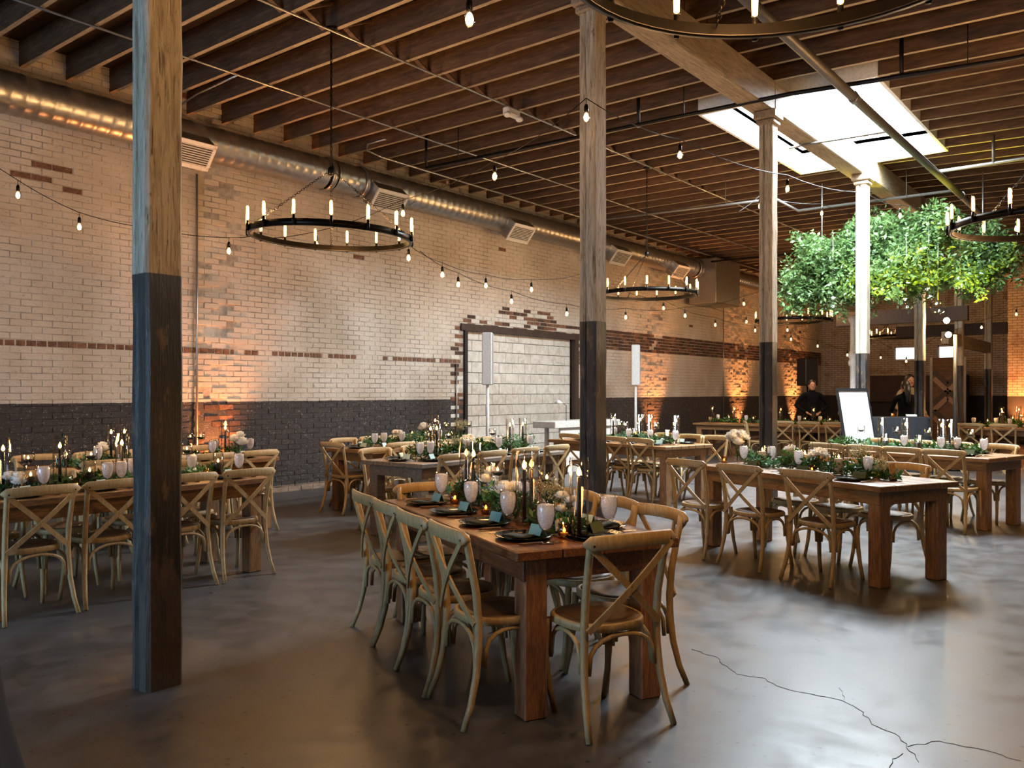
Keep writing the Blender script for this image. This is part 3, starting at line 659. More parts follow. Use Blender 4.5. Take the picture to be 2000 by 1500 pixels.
# orchid table
f17 = Vector((math.cos(math.radians(-17)), math.sin(math.radians(-17))))
for i, p in enumerate([(6.40, 2.20), (6.595, 2.82), (6.80, 3.40)]):
    put_chair(p[0], p[1], f17, 'cross-back chair pulled out on the left of the orchid table, %s from the near end' % ORD[i], 'chairs at the orchid table')
for i, a in enumerate((.55, 1.05, 1.55)):
    p = TR.P(a, .87+.10); put_chair(p[0], p[1], -TR.b, 'cross-back chair on the far side of the orchid table, %s from the near end' % ORD[i], 'chairs at the orchid table')
for i, p in enumerate([(9.60, 1.88), (9.75, 2.32), (9.84, 2.74), (9.95, 3.18)]):
    put_chair(p[0], p[1], TS.b, 'cross-back chair at left of the table behind the orchids, %s from near' % ORD[i], 'chairs at the table behind the orchid table')
for i, a in enumerate((.40, .90, 1.35, 1.8)):
    p = TS.P(a, .90+.17); put_chair(p[0], p[1], -TS.b, 'cross-back chair at right of the table behind the orchids, %s from near' % ORD[i], 'chairs at the table behind the orchid table')
for i, p in enumerate([(9.55, 5.42), (9.67, 5.87), (9.80, 6.32), (9.96, 6.78)]):
    put_chair(p[0], p[1], TC.b, 'cross-back chair left of the table beside the middle post, %s from near' % ORD[i], 'chairs at the table right of the middle post')
for i, a in enumerate((.22, .66, 1.1, 1.6)):
    p = TC.P(a, .93+.34); put_chair(p[0], p[1], -TC.b, 'light cross-back chair right of the table beside the middle post, %s from near' % ORD[i], 'chairs at the table right of the middle post')
def rows(T, xs_near, xs_far, yn, yf, name, grp):
    for i, x in enumerate(xs_near): put_chair(x, yn+R.uniform(-.02, .02), (R.uniform(-.03, .03), 1), 'cross-back chair, near side of the %s, %s from left' % (name, ORD[i]), grp)
    for i, x in enumerate(xs_far): put_chair(x, yf+R.uniform(-.02, .02), (R.uniform(-.03, .03), -1), 'cross-back chair, wall side of the %s, %s from left' % (name, ORD[i]), grp)
rows(TL, (2.36, 2.86, 3.38, 3.88), (2.35, 2.86, 3.38, 3.9), 5.66, 6.80, 'front left table', 'chairs at the front left table')
rows(TLb, (3.62, 4.15, 4.66, 5.18), (3.5, 4.05, 4.6, 5.15), 7.36, 8.50, 'wall-side left table', 'chairs at the left table by the wall')
rows(TM, (6.05, 6.62, 7.2, 7.78), (6.15, 6.75, 7.3, 7.85), 5.46, 6.70, 'grey-ended table', 'chairs at the grey-ended table')
rows(TMb, (7.05, 7.55, 8.05, 8.52), (7.2, 7.72, 8.22, 8.7), 7.20, 8.45, 'doorway table', 'chairs at the table left of the doorway')
put_chair(6.52, 7.85, (1, -.05), 'reddish cross-back chair at the left end of the table by the dark wall', 'chairs at the table left of the doorway')
for i, y in enumerate((5.25, 5.78, 6.3)): put_chair(16.95, y, (1, 0), 'cross-back chair in the far row left of the white sign, %s from the sign' % ORD[i], 'chairs at the far left table')
put_chair(16.6, 6.95, (.5, -1), 'cross-back chair turned sideways at the far table, left of the third post', 'chairs at the far left table')
put_chair(18.4, 8.55, (.3, -1), 'dark cross-back chair at the wall end of the far table', 'chairs at the far left table')
for i, y in enumerate((3.05, 2.5, 1.95, 1.4)): put_chair(17.9, y, (1, 0), 'dark cross-back chair in the far right row, %s from the grey pole' % ORD[i], 'chairs at the far right table')
# ------------------------------------------------------------------ tableware
def goblet():
    r = empty('water_goblet'); q = MB()
    q.lathe([(.0, .0), (.034, .0), (.033, .004), (.012, .008), (.006, .014), (.011, .022), (.006, .030), (.009, .037), (.006, .043), (.013, .052), (.027, .072), (.038, .102), (.0435, .135), (.0425, .160), (.0395, .190), (.0385, .190), (.0415, .160), (.0425, .135), (.037, .102), (.026, .073), (.0, .058)], 20)
    q.build('goblet_glass', M['glass'], r)
    q = MB(); q.lathe([(.0, .061), (.025, .076), (.0358, .104), (.041, .135), (.0405, .160), (.0385, .176), (.02, .181), (.0, .178)], 16); q.build('ice_water', M['ice'], r)
    return r
GB = Proto(goblet)
def tallglass():
    r = empty('candle_cylinder'); q = MB(); q.lathe([(0, .003), (.045, .003), (.045, .38), (.0425, .38), (.0425, .010), (0, .010)], 20, closed=True); q.build('glass_tube', M['glass'], r); return r
TG = Proto(tallglass)
def flame_mb(z, h=.046, r=.0125):
    q = MB(); q.lathe([(0, z), (r*.7, z+h*.12), (r, z+h*.32), (r*.75, z+h*.58), (r*.3, z+h*.85), (0, z+h)], 8); return q
def taper(h=.285):
    r = empty('taper_candle'); q = MB(); q.lathe([(0, .012), (.0115, .012), (.011, h*.6), (.009, h), (0, h+.002)], 10); q.build('wax_taper', M['taper'], r)
    q = MB(); q.tube([(0, 0, h), (0, 0, h+.010)], .0012, 4); q.build('wick', M['black_matte'], r)
    flame_mb(h+.006).build('flame', M['flame'], r); return r
TP = Proto(taper)
def pillarglass():
    r = empty('pillar_glass'); q = MB(); q.lathe([(0, .003), (.042, .003), (.042, .19), (.0395, .19), (.0395, .010), (0, .010)], 18); q.build('glass_tube', M['glass'], r); return r
PG = Proto(pillarglass)
def pillar(m, h, rad):
    def f():
        r = empty('pillar_candle'); q = MB(); q.lathe([(0, .011), (rad, .011), (rad, h-.004), (rad*.9, h), (rad*.6, h-.004), (0, h-.006)], 14); q.build('wax_pillar', m, r)
        q = MB(); q.tube([(0, 0, h-.006), (0, 0, h+.008)], .0014, 4); q.build('wick', M['black_matte'], r); flame_mb(h+.003, .034, .009).build('flame', M['flame'], r); return r
    return f
PB = Proto(pillar(M['dark_wax'], .11, .031)); PW = Proto(pillar(M['wax'], .14, .034)); 
def stemholder():
    r = empty('stemmed_candle_holder'); q = MB()
    q.lathe([(0, 0), (.038, 0), (.036, .004), (.006, .010), (.004, .04), (.004, .165), (.010, .175), (.042, .195), (.042, .275), (.040, .275), (.040, .198), (0, .182)], 18); q.build('glass_holder', M['glass'], r); return r
SH_ = Proto(stemholder)
def floating():
    r = empty('floating_candle'); q = MB(); q.lathe([(0, -.018), (.022, -.016), (.035, .002), (.033, .006), (0, .004)], 14); q.build('wax_disc', M['dark_wax'], r); flame_mb(.008, .026, .008).build('flame', M['flame'], r); return r
FC = Proto(floating)
def votive():
    r = empty('votive_cup'); q = MB(); P = []
    n = 24
    for (rad, z) in ((0, .003), (.026, .003), (.031, .07), (.029, .07), (.025, .008), (0, .008)):
        for j in range(n): a = 2*PI*j/n; k = 1+(.03 if j % 2 else -.03)*(rad > 0); P.append((rad*k*math.cos(a), rad*k*math.sin(a), z))
    q.add(P, [(i*n+j, i*n+(j+1) % n, i*n+n+(j+1) % n, i*n+n+j) for i in range(5) for j in range(n)], 0, True); q.build('ribbed_glass', M['amber'], r)
    q = MB(); q.lathe([(0, .009), (.019, .009), (.019, .026), (0, .026)], 12); q.build('tealight', M['wax'], r); flame_mb(.028, .024, .008).build('flame', M['flame'], r); return r
VT = Proto(votive)
def plate():
    r = empty('dinner_plate'); q = MB(); n = 32; P = []
    for (rad, z) in ((0, .002), (.085, .002), (.100, .006), (.138, .017), (.138, .020), (.100, .010), (.085, .007), (0, .007)):
        for j in range(n):
            a = 2*PI*j/n; k = 1+.012*math.sin(5*a+.7) if rad > .12 else 1; P.append((rad*k*math.cos(a), rad*k*math.sin(a), z))
    q.add(P, [(i*n+j, i*n+(j+1) % n, i*n+n+(j+1) % n, i*n+n+j) for i in range(7) for j in range(n)], 0, True); q.build('stoneware', M['plate'], r); return r
PL = Proto(plate)
def napkin():
    q = MB(); n = 8; vs = []; 
    for lay in (0, 1):
        for i in range(n+1):
            for j in range(3):
                vs.append((-.045+.045*j, -.09+.18*i/n, .011+.006*math.sin(i*.9+j)+lay*.008))
    fs = []
    for lay in (0, 1):
        o = lay*3*(n+1)
        for i in range(n):
            for j in range(2): k = o+i*3+j; fs.append((k, k+1, k+4, k+3) if lay else (k+3, k+4, k+1, k))
    o = 3*(n+1)
    for i in range(n): fs += [(i*3, o+i*3, o+i*3+3, i*3+3), (i*3+2, i*3+5, o+i*3+5, o+i*3+2)]
    fs += [(0, 1, o+1, o), (1, 2, o+2, o+1), (n*3, o+n*3, o+n*3+1, n*3+1), (n*3+1, o+n*3+1, o+n*3+2, n*3+2)]
    q.add(vs, fs, 0, True); r = empty('folded_napkin'); q.build('napkin_cloth', M['napkin'], r); return r
NP = Proto(napkin)
def card(mat, w_=.085, h=.052):
    def f():
        r = empty('place_card'); X1_ = Matrix.Rotation(math.radians(-24), 4, 'X'); X2_ = Matrix.Rotation(math.radians(24), 4, 'X')
        q = MB(); t = Matrix.Translation((0, 0, h*.92)); q.box((0, 0, -h/2), (w_, .0012, h), 0, t @ X1_); q.box((0, 0, -h/2), (w_, .0012, h), 0, t @ X2_); q.build('folded_card', mat, r); return r
    return f
CT_ = Proto(card(M['card_teal'])); CG = Proto(card(M['card_green'], .10)); CP = Proto(card(M['card_pale']))
def knife():
    r = empty('table_knife'); q = MB(); q.tube([(0, -.11, .008), (0, -.09, .008), (0, 0, .008), (0, .01, .008)], [(.004, .007), (.006, .009), (.005, .007), (.003, .004)], 8); q.build('handle', M['handle'], r)
    q = MB(); q.strip([(0, .01, .007), (0, .05, .006), (.002, .10, .006), (.0, .118, .006)], [.012, .018, .016, .004], .0016, 0, (0, 0, 1)); q.build('blade', M['steel'], r); return r
KN = Proto(knife)
def fork():
    r = empty('table_fork'); q = MB(); q.strip([(0, -.10, .004), (0, -.03, .005), (0, .03, .006), (0, .045, .007)], [.012, .007, .007, .022], .002, 0, (0, 0, 1))
    for i in range(4): x = -.0085+.0057*i; q.strip([(x, .045, .007), (x, .07, .005), (x, .09, .008)], .0028, .0016, 0, (0, 0, 1))
    q.build('steel_fork', M['steel'], r); return r
FK = Proto(fork)
SEQ = {}
def nth(key): SEQ[key] = SEQ.get(key, 0)+1; return ORD[SEQ[key]-1] if SEQ[key] <= 14 else 'number %d' % SEQ[key]
def setting(T, a, b, inward, who, cardp=CT_, gob=True, knife_=True, cardside=.35, gdir=None):
    """inward: unit (a,b) direction from the seat to the table centre"""
    d = T.a*inward[0]+T.b*inward[1]; rz = math.atan2(d.y, d.x)-PI/2; side = Vector((d.y, -d.x))
    p = T.P(a, b); g_ = 'tableware on the '+T.key
    PL.place((p[0], p[1], T.H), rz, 'black plate at %s' % who, 'plate', g_)
    NP.place((p[0], p[1], T.H), rz+.1, 'folded dark napkin, %s' % who, 'napkin', g_)
    c_ = Vector(p[:2])+d*.055+side*.03
    cardp.place((c_.x, c_.y, T.H+.018), rz+R.uniform(-.15, .15)+cardside, {CT_: 'teal', CG: 'dark green', CP: 'pale'}[cardp]+' folded place card at %s' % who, 'place card', g_)
    if gob:
        q = Vector(p[:2])+(d*.15+side*.12 if gdir is None else d*gdir[0]+side*gdir[1]); GB.place((q.x, q.y, T.H), R.uniform(0, 6), 'ice-water goblet at %s' % who, 'goblet', g_)
    if knife_:
        q = Vector(p[:2])+side*.175; KN.place((q.x, q.y, T.H), rz, 'dark-handled knife at %s' % who, 'knife', g_)
        q = Vector(p[:2])-side*.175; FK.place((q.x, q.y, T.H), rz, 'steel fork at %s' % who, 'fork', g_)
def put(kind, T, p, z=0):
    x, y = p[0], p[1]; k = T.key; g_ = 'candles on the '+k; h = T.H
    if kind == 'tall':
        o = nth(k+'t'); TG.place((x, y, h), 0, 'tall clear glass cylinder, %s of those on the %s' % (o, k), 'candle holder', g_)
        TP.place((x, y, h), 0, 'lit black taper in the %s tall cylinder on the %s' % (o, k), 'candle', g_)
    elif kind == 'stem':
        o = nth(k+'s'); SH_.place((x, y, h), 0, 'long-stemmed glass candle holder, %s of those on the %s' % (o, k), 'candle holder', g_)
        FC.place((x, y, h+.218), 0, 'lit floating candle in the %s stemmed holder on the %s' % (o, k), 'candle', g_)
    elif kind in ('pil', 'pilw'):
        o = nth(k+'p'); PG.place((x, y, h), 0, 'short glass cylinder, %s of those on the %s' % (o, k), 'candle holder', g_)
        (PB if kind == 'pil' else PW).place((x, y, h), 0, 'lit %s pillar candle in %s short cylinder, %s' % ('charcoal' if kind == 'pil' else 'ivory', o, k), 'candle', g_)
    elif kind == 'vot':
        o = nth(k+'v'); VT.place((x, y, h), 0, 'ribbed amber votive with lit tealight, %s on the %s' % (o, k), 'votive candle', g_)
    elif kind == 'gob':
        o = nth(k+'g'); GB.place((x, y, h), R.uniform(0, 6), 'spare ice-water goblet, %s on the %s' % (o, k), 'goblet', g_)
# greenery and flowers
def leaves(q, c, ext, n, size, rq, m=0, up=.3, narrow=.4):
    for _ in range(n):
        while True:
            u = (rq.uniform(-1, 1), rq.uniform(-1, 1), rq.uniform(-1, 1))
            if sum(v*v for v in u) < 1: break
        p = Vector((c[0]+u[0]*ext[0], c[1]+u[1]*ext[1], c[2]+u[2]*ext[2]))
        d = Vector((rq.gauss(0, 1), rq.gauss(0, 1), rq.gauss(up, .8))).normalized(); s_ = d.cross(Vector((rq.gauss(0, 1), rq.gauss(0, 1), rq.gauss(0, 1)))).normalized(); nn = d.cross(s_)
        L = size*rq.uniform(.6, 1.3); wd = L*narrow
        q.add([p, p+d*L*.45+s_*wd*.5+nn*L*.06, p+d*L, p+d*L*.45-s_*wd*.5+nn*L*.06], [(0, 1, 2), (0, 2, 3)], m, True)
def runner(T, a0, a1, b, wid, seed, dens=1.0, size=.045, hgt=.05, label=None):
    rq = random.Random(seed); q = MB(); n = int((a1-a0)*9)
    r = empty('greenery_runner', T.P(a0, b), 0, label or 'leafy green garland along the middle of the %s' % T.key, 'greenery')
    base = Vector(T.P(a0, b)[:2])
    for i in range(n):
        a = a0+(a1-a0)*(i+.5)/n; p = Vector(T.P(a, b+rq.uniform(-.05, .05))[:2])-base; hh = hgt*rq.uniform(.5, 1.5)
        leaves(q, (p.x, p.y, hh*.9), (wid*rq.uniform(.6, 1), wid*rq.uniform(.6, 1), hh*.8), int(60*dens), size, rq, 0 if rq.random() < .75 else 1)
        for _ in range(3):
            d = Vector((rq.gauss(0, 1), rq.gauss(0, 1), rq.uniform(.4, 1.6))).normalized()*rq.uniform(.06, .12)*hgt/.05; q.tube([(p.x, p.y, .005), (p.x+d.x, p.y+d.y, .005+abs(d.z))], .0014, 4, 2)
    for v in range(len(q.v)):
        x, y, z = q.v[v]; q.v[v] = (x, y, max(z, .004))
    o = q.build('foliage', [M['leaf'], M['leaf2'], M['stem']], r); o['kind'] = 'stuff'; return r
def bloom_mb(q, c, rad, rq, m=0):
    q.ball(c, rad*.42, 8, m, None, 5)
    for ring, (n, el) in enumerate(((4, 1.25), (6, .85), (8, .35), (8, -.15))):
        for i in range(n):
            a = 2*PI*(i+.5*ring)/n+rq.uniform(-.12, .12); e = el+rq.uniform(-.1, .1)
            d = Vector((math.cos(a)*math.cos(e), math.sin(a)*math.cos(e), math.sin(e))); s_ = Vector((-math.sin(a), math.cos(a), 0)); u = s_.cross(d)*-1
            if u.z < 0: u = -u
            k = .50+.13*ring; b0 = Vector(c)+d*rad*k*.55-u*rad*.35; mid = Vector(c)+d*rad*k+u*rad*.1; tip = Vector(c)+d*rad*(k+.14)+u*rad*.42
            wd = rad*.42
            q.add([b0, mid+s_*wd, mid-s_*wd, tip+s_*wd*.75, tip-s_*wd*.75, mid+d*rad*.08], [(0, 1, 5), (0, 5, 2), (1, 3, 5), (5, 4, 2), (3, 4, 5)], m, True)
def flowers(T, p, n, spread, h, seed, rad=.035, desc='white roses', vase=True, sprig=False):
    rq = random.Random(seed); k = T.key
    if vase:
        q = MB(); q.lathe([(0, .003), (.024, .003), (.028, .03), (.022, .07), (.012, .095), (.015, .115), (.013, .115), (.010, .095), (.020, .07), (.026, .03), (0, .008)], 14)
        tag(q.build('bud_vase', M['glass'], None, (p[0], p[1], T.H)), 'bud vase of %s, %s' % (desc, k), 'vase', 'vases')
    r = empty('flower_stems', (p[0], p[1], T.H), 0, '%s, %s' % (desc, k), 'flowers', 'white flowers on the tables')
    st = MB()
    for i in range(n):
        a = 2.4*i; rr_ = spread*math.sqrt((i+.3)/n); c = (rr_*math.cos(a), rr_*math.sin(a), h+rq.uniform(-.035, .03)-rr_*.4)
        st.tube([(0, 0, .012), (c[0]*.25, c[1]*.25, h*.55), (c[0], c[1], c[2]-.01)], .0018, 5)
        q = MB()
        if sprig:
            for _ in range(26):
                u = Vector((rq.gauss(0, 1), rq.gauss(0, 1), rq.gauss(0, 1)))*rad*.5; q.ball((u.x, u.y, u.z), rq.uniform(.0025, .0045), 5, 0, None, 3)
            q.build('blossom', M['breath'], r, c)
        else: bloom_mb(q, (0, 0, 0), rad*rq.uniform(.85, 1.15), rq); q.build('bloom', M['petal'], r, c)
    leaves(st, (0, 0, h*.7), (spread*.8, spread*.8, h*.3), 16, .04, rq); st.build('stem', M['stem'], r)
def card_stand(T, p, rz, mat, w_, h, label, lean=.15):
    q = MB(); q.box((0, 0, h/2+.012), (w_, .004, h), 0, Matrix.Rotation(-lean, 4, 'X')); r = q.build('table_card', mat, None, (p[0], p[1], T.H), rz); tag(r, label, 'card')
    k = MB(); k.box((0, .004, .008), (w_*.8, .03, .016), bev=.003); k.build('card_foot', M['black_matte'], r); return r
# nearest table
for i, a in enumerate((.30, .76, 1.20, 1.64)):
    setting(TF, a, .185, (0, 1), 'left seat %s from near, nearest table' % ORD[i], CT_, False, True)
for (px, py), lb in zip([(1066, 1062), (992, 1030), (920, 1003), (862, 982)], ORD):
    p = atZ(px, py, .76); GB.place((p.x, p.y, .76), 0, 'ice-water goblet on the left of the nearest table, %s from the near end' % lb, 'goblet', 'tableware on the nearest table')
setting(TF, .17, .50, (1, 0), 'the near-end seat of the nearest table', CG, False, False)
p = atZ(1100, 1052, .76); FK.place((p.x, p.y, .76), a26-PI/2+.1, 'outer steel fork beside the near-end plate of the nearest table', 'fork'); FK.place((p.x+.03, p.y-.012, .76), a26-PI/2+.15, 'inner steel fork beside the near-end plate of the nearest table', 'fork')
p = atZ(1189, 1040, .76); GB.place((p.x, p.y, .76), 0, 'ice-water goblet in front of the right-hand black plate of the nearest table', 'goblet')
for i, a in enumerate((.42, .86, 1.3)):
    setting(TF, a, .675, (0, -1), 'right seat %s from near, nearest table' % ORD[i], CP, i > 0, True)
for px in (1131, 1038, 1024, 925, 911): put('tall', TF, TF.at(px, .43 if px != 1024 else .36))
put('stem', TF, TF.at(972, .47)); put('stem', TF, TF.at(1068, .52))
for px, b_ in ((1102, .36), (949, .34), (888, .34)): put('vot', TF, TF.at(px, b_))
runner(TF, .28, 1.85, .45, .11, 41, 1.5, .05, .06)
flowers(TF, TF.at(995, .42), 5, .05, .17, 1, .048, 'large ivory roses behind the goblets'); flowers(TF, TF.at(957, .46), 3, .035, .19, 2, .036, 'small ivory roses beside the twin tapers')
flowers(TF, TF.at(1074, .50), 16, .07, .20, 3, .035, 'pale green baby\'s breath', True, True); flowers(TF, TF.at(1103, .52), 6, .05, .14, 4, .028, 'white orchids by the near taper', True)
flowers(TF, TF.at(935, .5), 12, .06, .2, 5, .032, 'wispy seed heads', True, True)
card_stand(TF, TF.at(1099, .42), a26-PI/2, M['paper'], .075, .06, 'small black-edged white menu card on the nearest table')
# orchid table
for i, a in enumerate((.42, 1.02, 1.62)): setting(TR, a, .19, (0, 1), 'left seat %s from near, orchid table' % ORD[i], CG, False)
for i, a in enumerate((.55, 1.05, 1.55)): setting(TR, a, .69, (0, -1), 'far seat %s from near, orchid table' % ORD[i], CG, i > 0)
for px, b_ in ((1696, .36), (1560, .34), (1453, .34)): put('gob', TR, TR.at(px, b_))
for px, b_ in ((1638, .40), (1572, .48), (1489, .42)): put('pilw', TR, TR.at(px, b_))
def wireframe(p, w_, h, label):
    q = MB(); e = w_/2
    for (x, y) in ((-e, -e), (e, -e), (e, e), (-e, e)): q.tube([(x, y, 0), (x, y, h)], .0022, 4)
    for z in (.003, h):
        for (a, b_) in (((-e, -e), (e, -e)), ((e, -e), (e, e)), ((e, e), (-e, e)), ((-e, e), (-e, -e))): q.tube([(a[0], a[1], z), (b_[0], b_[1], z)], .0022, 4)
    o = q.build('wire_lantern', M['black'], None, (p[0], p[1], TR.H), .5); tag(o, label, 'lantern')
wireframe(TR.at(1636, .40), .125, .26, 'black wire lantern frame around the largest ivory candle'); wireframe(TR.at(1568, .48), .14, .36, 'tall black wire lantern frame in the middle of the orchid table'); wireframe(TR.at(1489, .42), .12, .19, 'low black wire lantern frame at the far end of the orchid table')
for px, b_ in ((1586, .33), (1712, .40), (1407, .3), (1480, .3)): put('vot', TR, TR.at(px, b_))
runner(TR, .22, 2.0, .42, .13, 42, 1.6, .05, .07)
flowers(TR, TR.at(1440, .45), 13, .09, .27, 11, .05, 'tall white orchids at the left end'); flowers(TR, TR.at(1600, .45), 9, .08, .19, 12, .038, 'white orchids in the middle'); flowers(TR, TR.at(1545, .52), 4, .05, .2, 13, .042, 'white roses beside the wire lantern')
flowers(TR, TR.at(1681, .46), 18, .08, .24, 14, .035, 'frothy baby\'s breath by the kraft card', True, True); flowers(TR, TR.at(1722, .42), 12, .05, .14, 15, .03, 'low dried sprigs', True, True)
card_stand(TR, TR.at(1746, .45), a26-PI/2+.2, M['kraft'], .085, .12, 'brown kraft card standing at the near end of the orchid table')
# table behind the orchid table
for i, a in enumerate((.35, .8, 1.25, 1.7)): setting(TS, a, .19, (0, 1), 'left seat %s from near, rear skylit table' % ORD[i], CG, False)
for i, a in enumerate((.45, .9, 1.35, 1.8)): setting(TS, a, .71, (0, -1), 'right seat %s from near, rear skylit table' % ORD[i], CP, False)
for px in (1922, 1870, 1838, 1766): put('gob', TS, TS.at(px, .36))
for px in (1855, 1839, 1769, 1722): put('tall', TS, TS.at(px, .46))
for px in (1896, 1813, 1751, 1682): put('stem', TS, TS.at(px, .45))
for px in (1866, 1793, 1729): put('pil', TS, TS.at(px, .38))
runner(TS, .25, 2.1, .45, .11, 43, 1.2, .055, .06)
# table right of the middle post
for i, a in enumerate((.35, .8, 1.25, 1.7)): setting(TC, a, .19, (0, 1), 'left seat %s from near, middle-post table' % ORD[i], CP, False)
for i, a in enumerate((.3, .75, 1.2, 1.7)): setting(TC, a, .74, (0, -1), 'right seat %s from near, middle-post table' % ORD[i], CP, False)
for px, b_ in ((1319, .4), (1270, .36), (1228, .36), (1200, .6)): put('gob', TC, TC.at(px, b_))
for px, b_ in ((1321, .5), (1270, .48), (1251, .46), (1198, .45)): put('tall', TC, TC.at(px, b_))
for px, b_ in ((1282, .55), (1222, .45), (1211, .5)): put('stem', TC, TC.at(px, b_))
for px in (1304, 1241): put('pil', TC, TC.at(px, .42))
runner(TC, .25, 2.1, .46, .11, 44, 1.2, .055, .06)
# left tables
for i, x in enumerate((2.36, 2.86, 3.38, 3.88)):
    setting(TL, x-TL.o.x, .86-.19, (0, -1), 'near seat %s from left, front left table' % ORD[i], CP, False); setting(TL, x-TL.o.x, .19, (0, 1), 'wall-side seat %s from left, front left table' % ORD[i], CP, i != 1)
for px in (85, 210, 237, 467): put('gob', TL, TL.at(px, .55))
for px in (6, 117, 238): put('tall', TL, TL.at(px, .43))
for px in (55, 178, 365): put('stem', TL, TL.at(px, .40))
for px in (60, 175, 426): put('pil', TL, TL.at(px, .47))
for px in (150, 405): put('vot', TL, TL.at(px, .5))
runner(TL, .15, 2.0, .43, .12, 45, 1.3, .05, .05)
flowers(TL, TL.at(30, .5), 3, .05, .14, 21, .05, 'ivory roses at the far left edge')
for i, x in enumerate((3.62, 4.15, 4.66, 5.18)):
    setting(TLb, x-TLb.o.x, .86-.19, (0, -1), 'near seat %s from left, wall-side left table' % ORD[i], CP, i < 2, False); setting(TLb, x-TLb.o.x, .19, (0, 1), 'wall-side seat %s from left, wall-side left table' % ORD[i], CP, i in (1, 3), False)
for px in (217, 243, 440): put('tall', TLb, TLb.at(px, .43))
for px in (392, 372): put('stem', TLb, TLb.at(px, .43))
for px in (300, 130): put('pil', TLb, TLb.at(px, .43))
put('gob', TLb, TLb.at(415, .55)); put('gob', TLb, TLb.at(500, .4))
runner(TLb, .15, 2.1, .43, .11, 46, 1.1, .05, .05)
flowers(TLb, TLb.at(466, .43), 5, .07, .2, 22, .06, 'big white roses right of the nearest post'); flowers(TLb, TLb.at(197, .43), 4, .06, .16, 23, .045, 'white roses left of the nearest post')
for i, x in enumerate((6.1, 6.65, 7.2, 7.78)):
    setting(TM, x-TM.o.x, .86-.19, (0, -1), 'near seat %s from left, grey-ended table' % ORD[i], CP, True, i < 2); setting(TM, x-TM.o.x, .19, (0, 1), 'wall-side seat %s from left, grey-ended table' % ORD[i], CP, i > 1, False)
setting(TM, .17, .40, (1, 0), 'the left end seat of the grey-ended table', CP, True)
for px in (841, 853, 996, 1021): put('tall', TM, TM.at(px, .43))
for px in (876, 962): put('stem', TM, TM.at(px, .43))
for px in (905, 940): put('pil', TM, TM.at(px, .45))
runner(TM, .3, 2.3, .43, .12, 47, 1.5, .055, .09)
flowers(TM, TM.at(915, .4), 5, .07, .18, 24, .045, 'white roses on the grey-ended table'); flowers(TM, TM.at(890, .5), 12, .06, .2, 25, .035, 'green sprigs between tapers', True, True)
for i, x in enumerate((7.1, 7.6, 8.1, 8.6)):
    setting(TMb, x-TMb.o.x, .86-.19, (0, -1), 'near seat %s from left, doorway table' % ORD[i], CP, i % 2 == 0, False); setting(TMb, x-TMb.o.x, .19, (0, 1), 'wall-side seat %s from left, doorway table' % ORD[i], CP, False, False)
setting(TMb, .17, .43, (1, 0), 'the left end seat of the table left of the doorway', CP, True, False)
for px in (805, 830): put('pilw', TMb, TMb.at(px, .43))
for px in (919, 872): put('stem', TMb, TMb.at(px, .43))
put('tall', TMb, TMb.at(850, .5)); put('gob', TMb, TMb.at(785, .5))
runner(TMb, .25, 2.1, .43, .11, 48, 1.2, .055, .08)
flowers(TMb, TMb.at(776, .43), 4, .05, .15, 26, .05, 'white roses left of the ivory candles'); flowers(TMb, TMb.at(826, .45), 4, .04, .24, 27, .05, 'tall white roses in front of the dark wall'); flowers(TMb, TMb.at(900, .45), 20, .09, .27, 28, .04, 'pale green sprigs left of the doorway', True, True)
# far tables
rq = random.Random(77)
for T, kinds in ((TH1, ('tall', 'stem', 'pil', 'gob', 'tall', 'pil', 'gob', 'stem', 'tall', 'gob', 'tall', 'pil', 'gob', 'stem', 'tall', 'pil', 'gob', 'tall')), (TH2, ('tall', 'gob', 'vot', 'gob', 'stem', 'gob', 'tall', 'pil', 'gob', 'gob', 'stem', 'gob', 'tall', 'gob', 'pil', 'gob')), (TH3, ('tall', 'stem', 'tall', 'pil', 'tall', 'stem', 'pil', 'tall', 'stem', 'tall', 'stem', 'tall', 'pil', 'tall'))):
    n = len(kinds)
    for i, k in enumerate(kinds): put(k, T, T.P(.15+(T.L-.3)*(i+.5)/n+rq.uniform(-.04, .04), rq.uniform(.25, .6)))
    runner(T, .2, T.L-.2, .43, .1, int(T.o.x), .8, .06, .05)
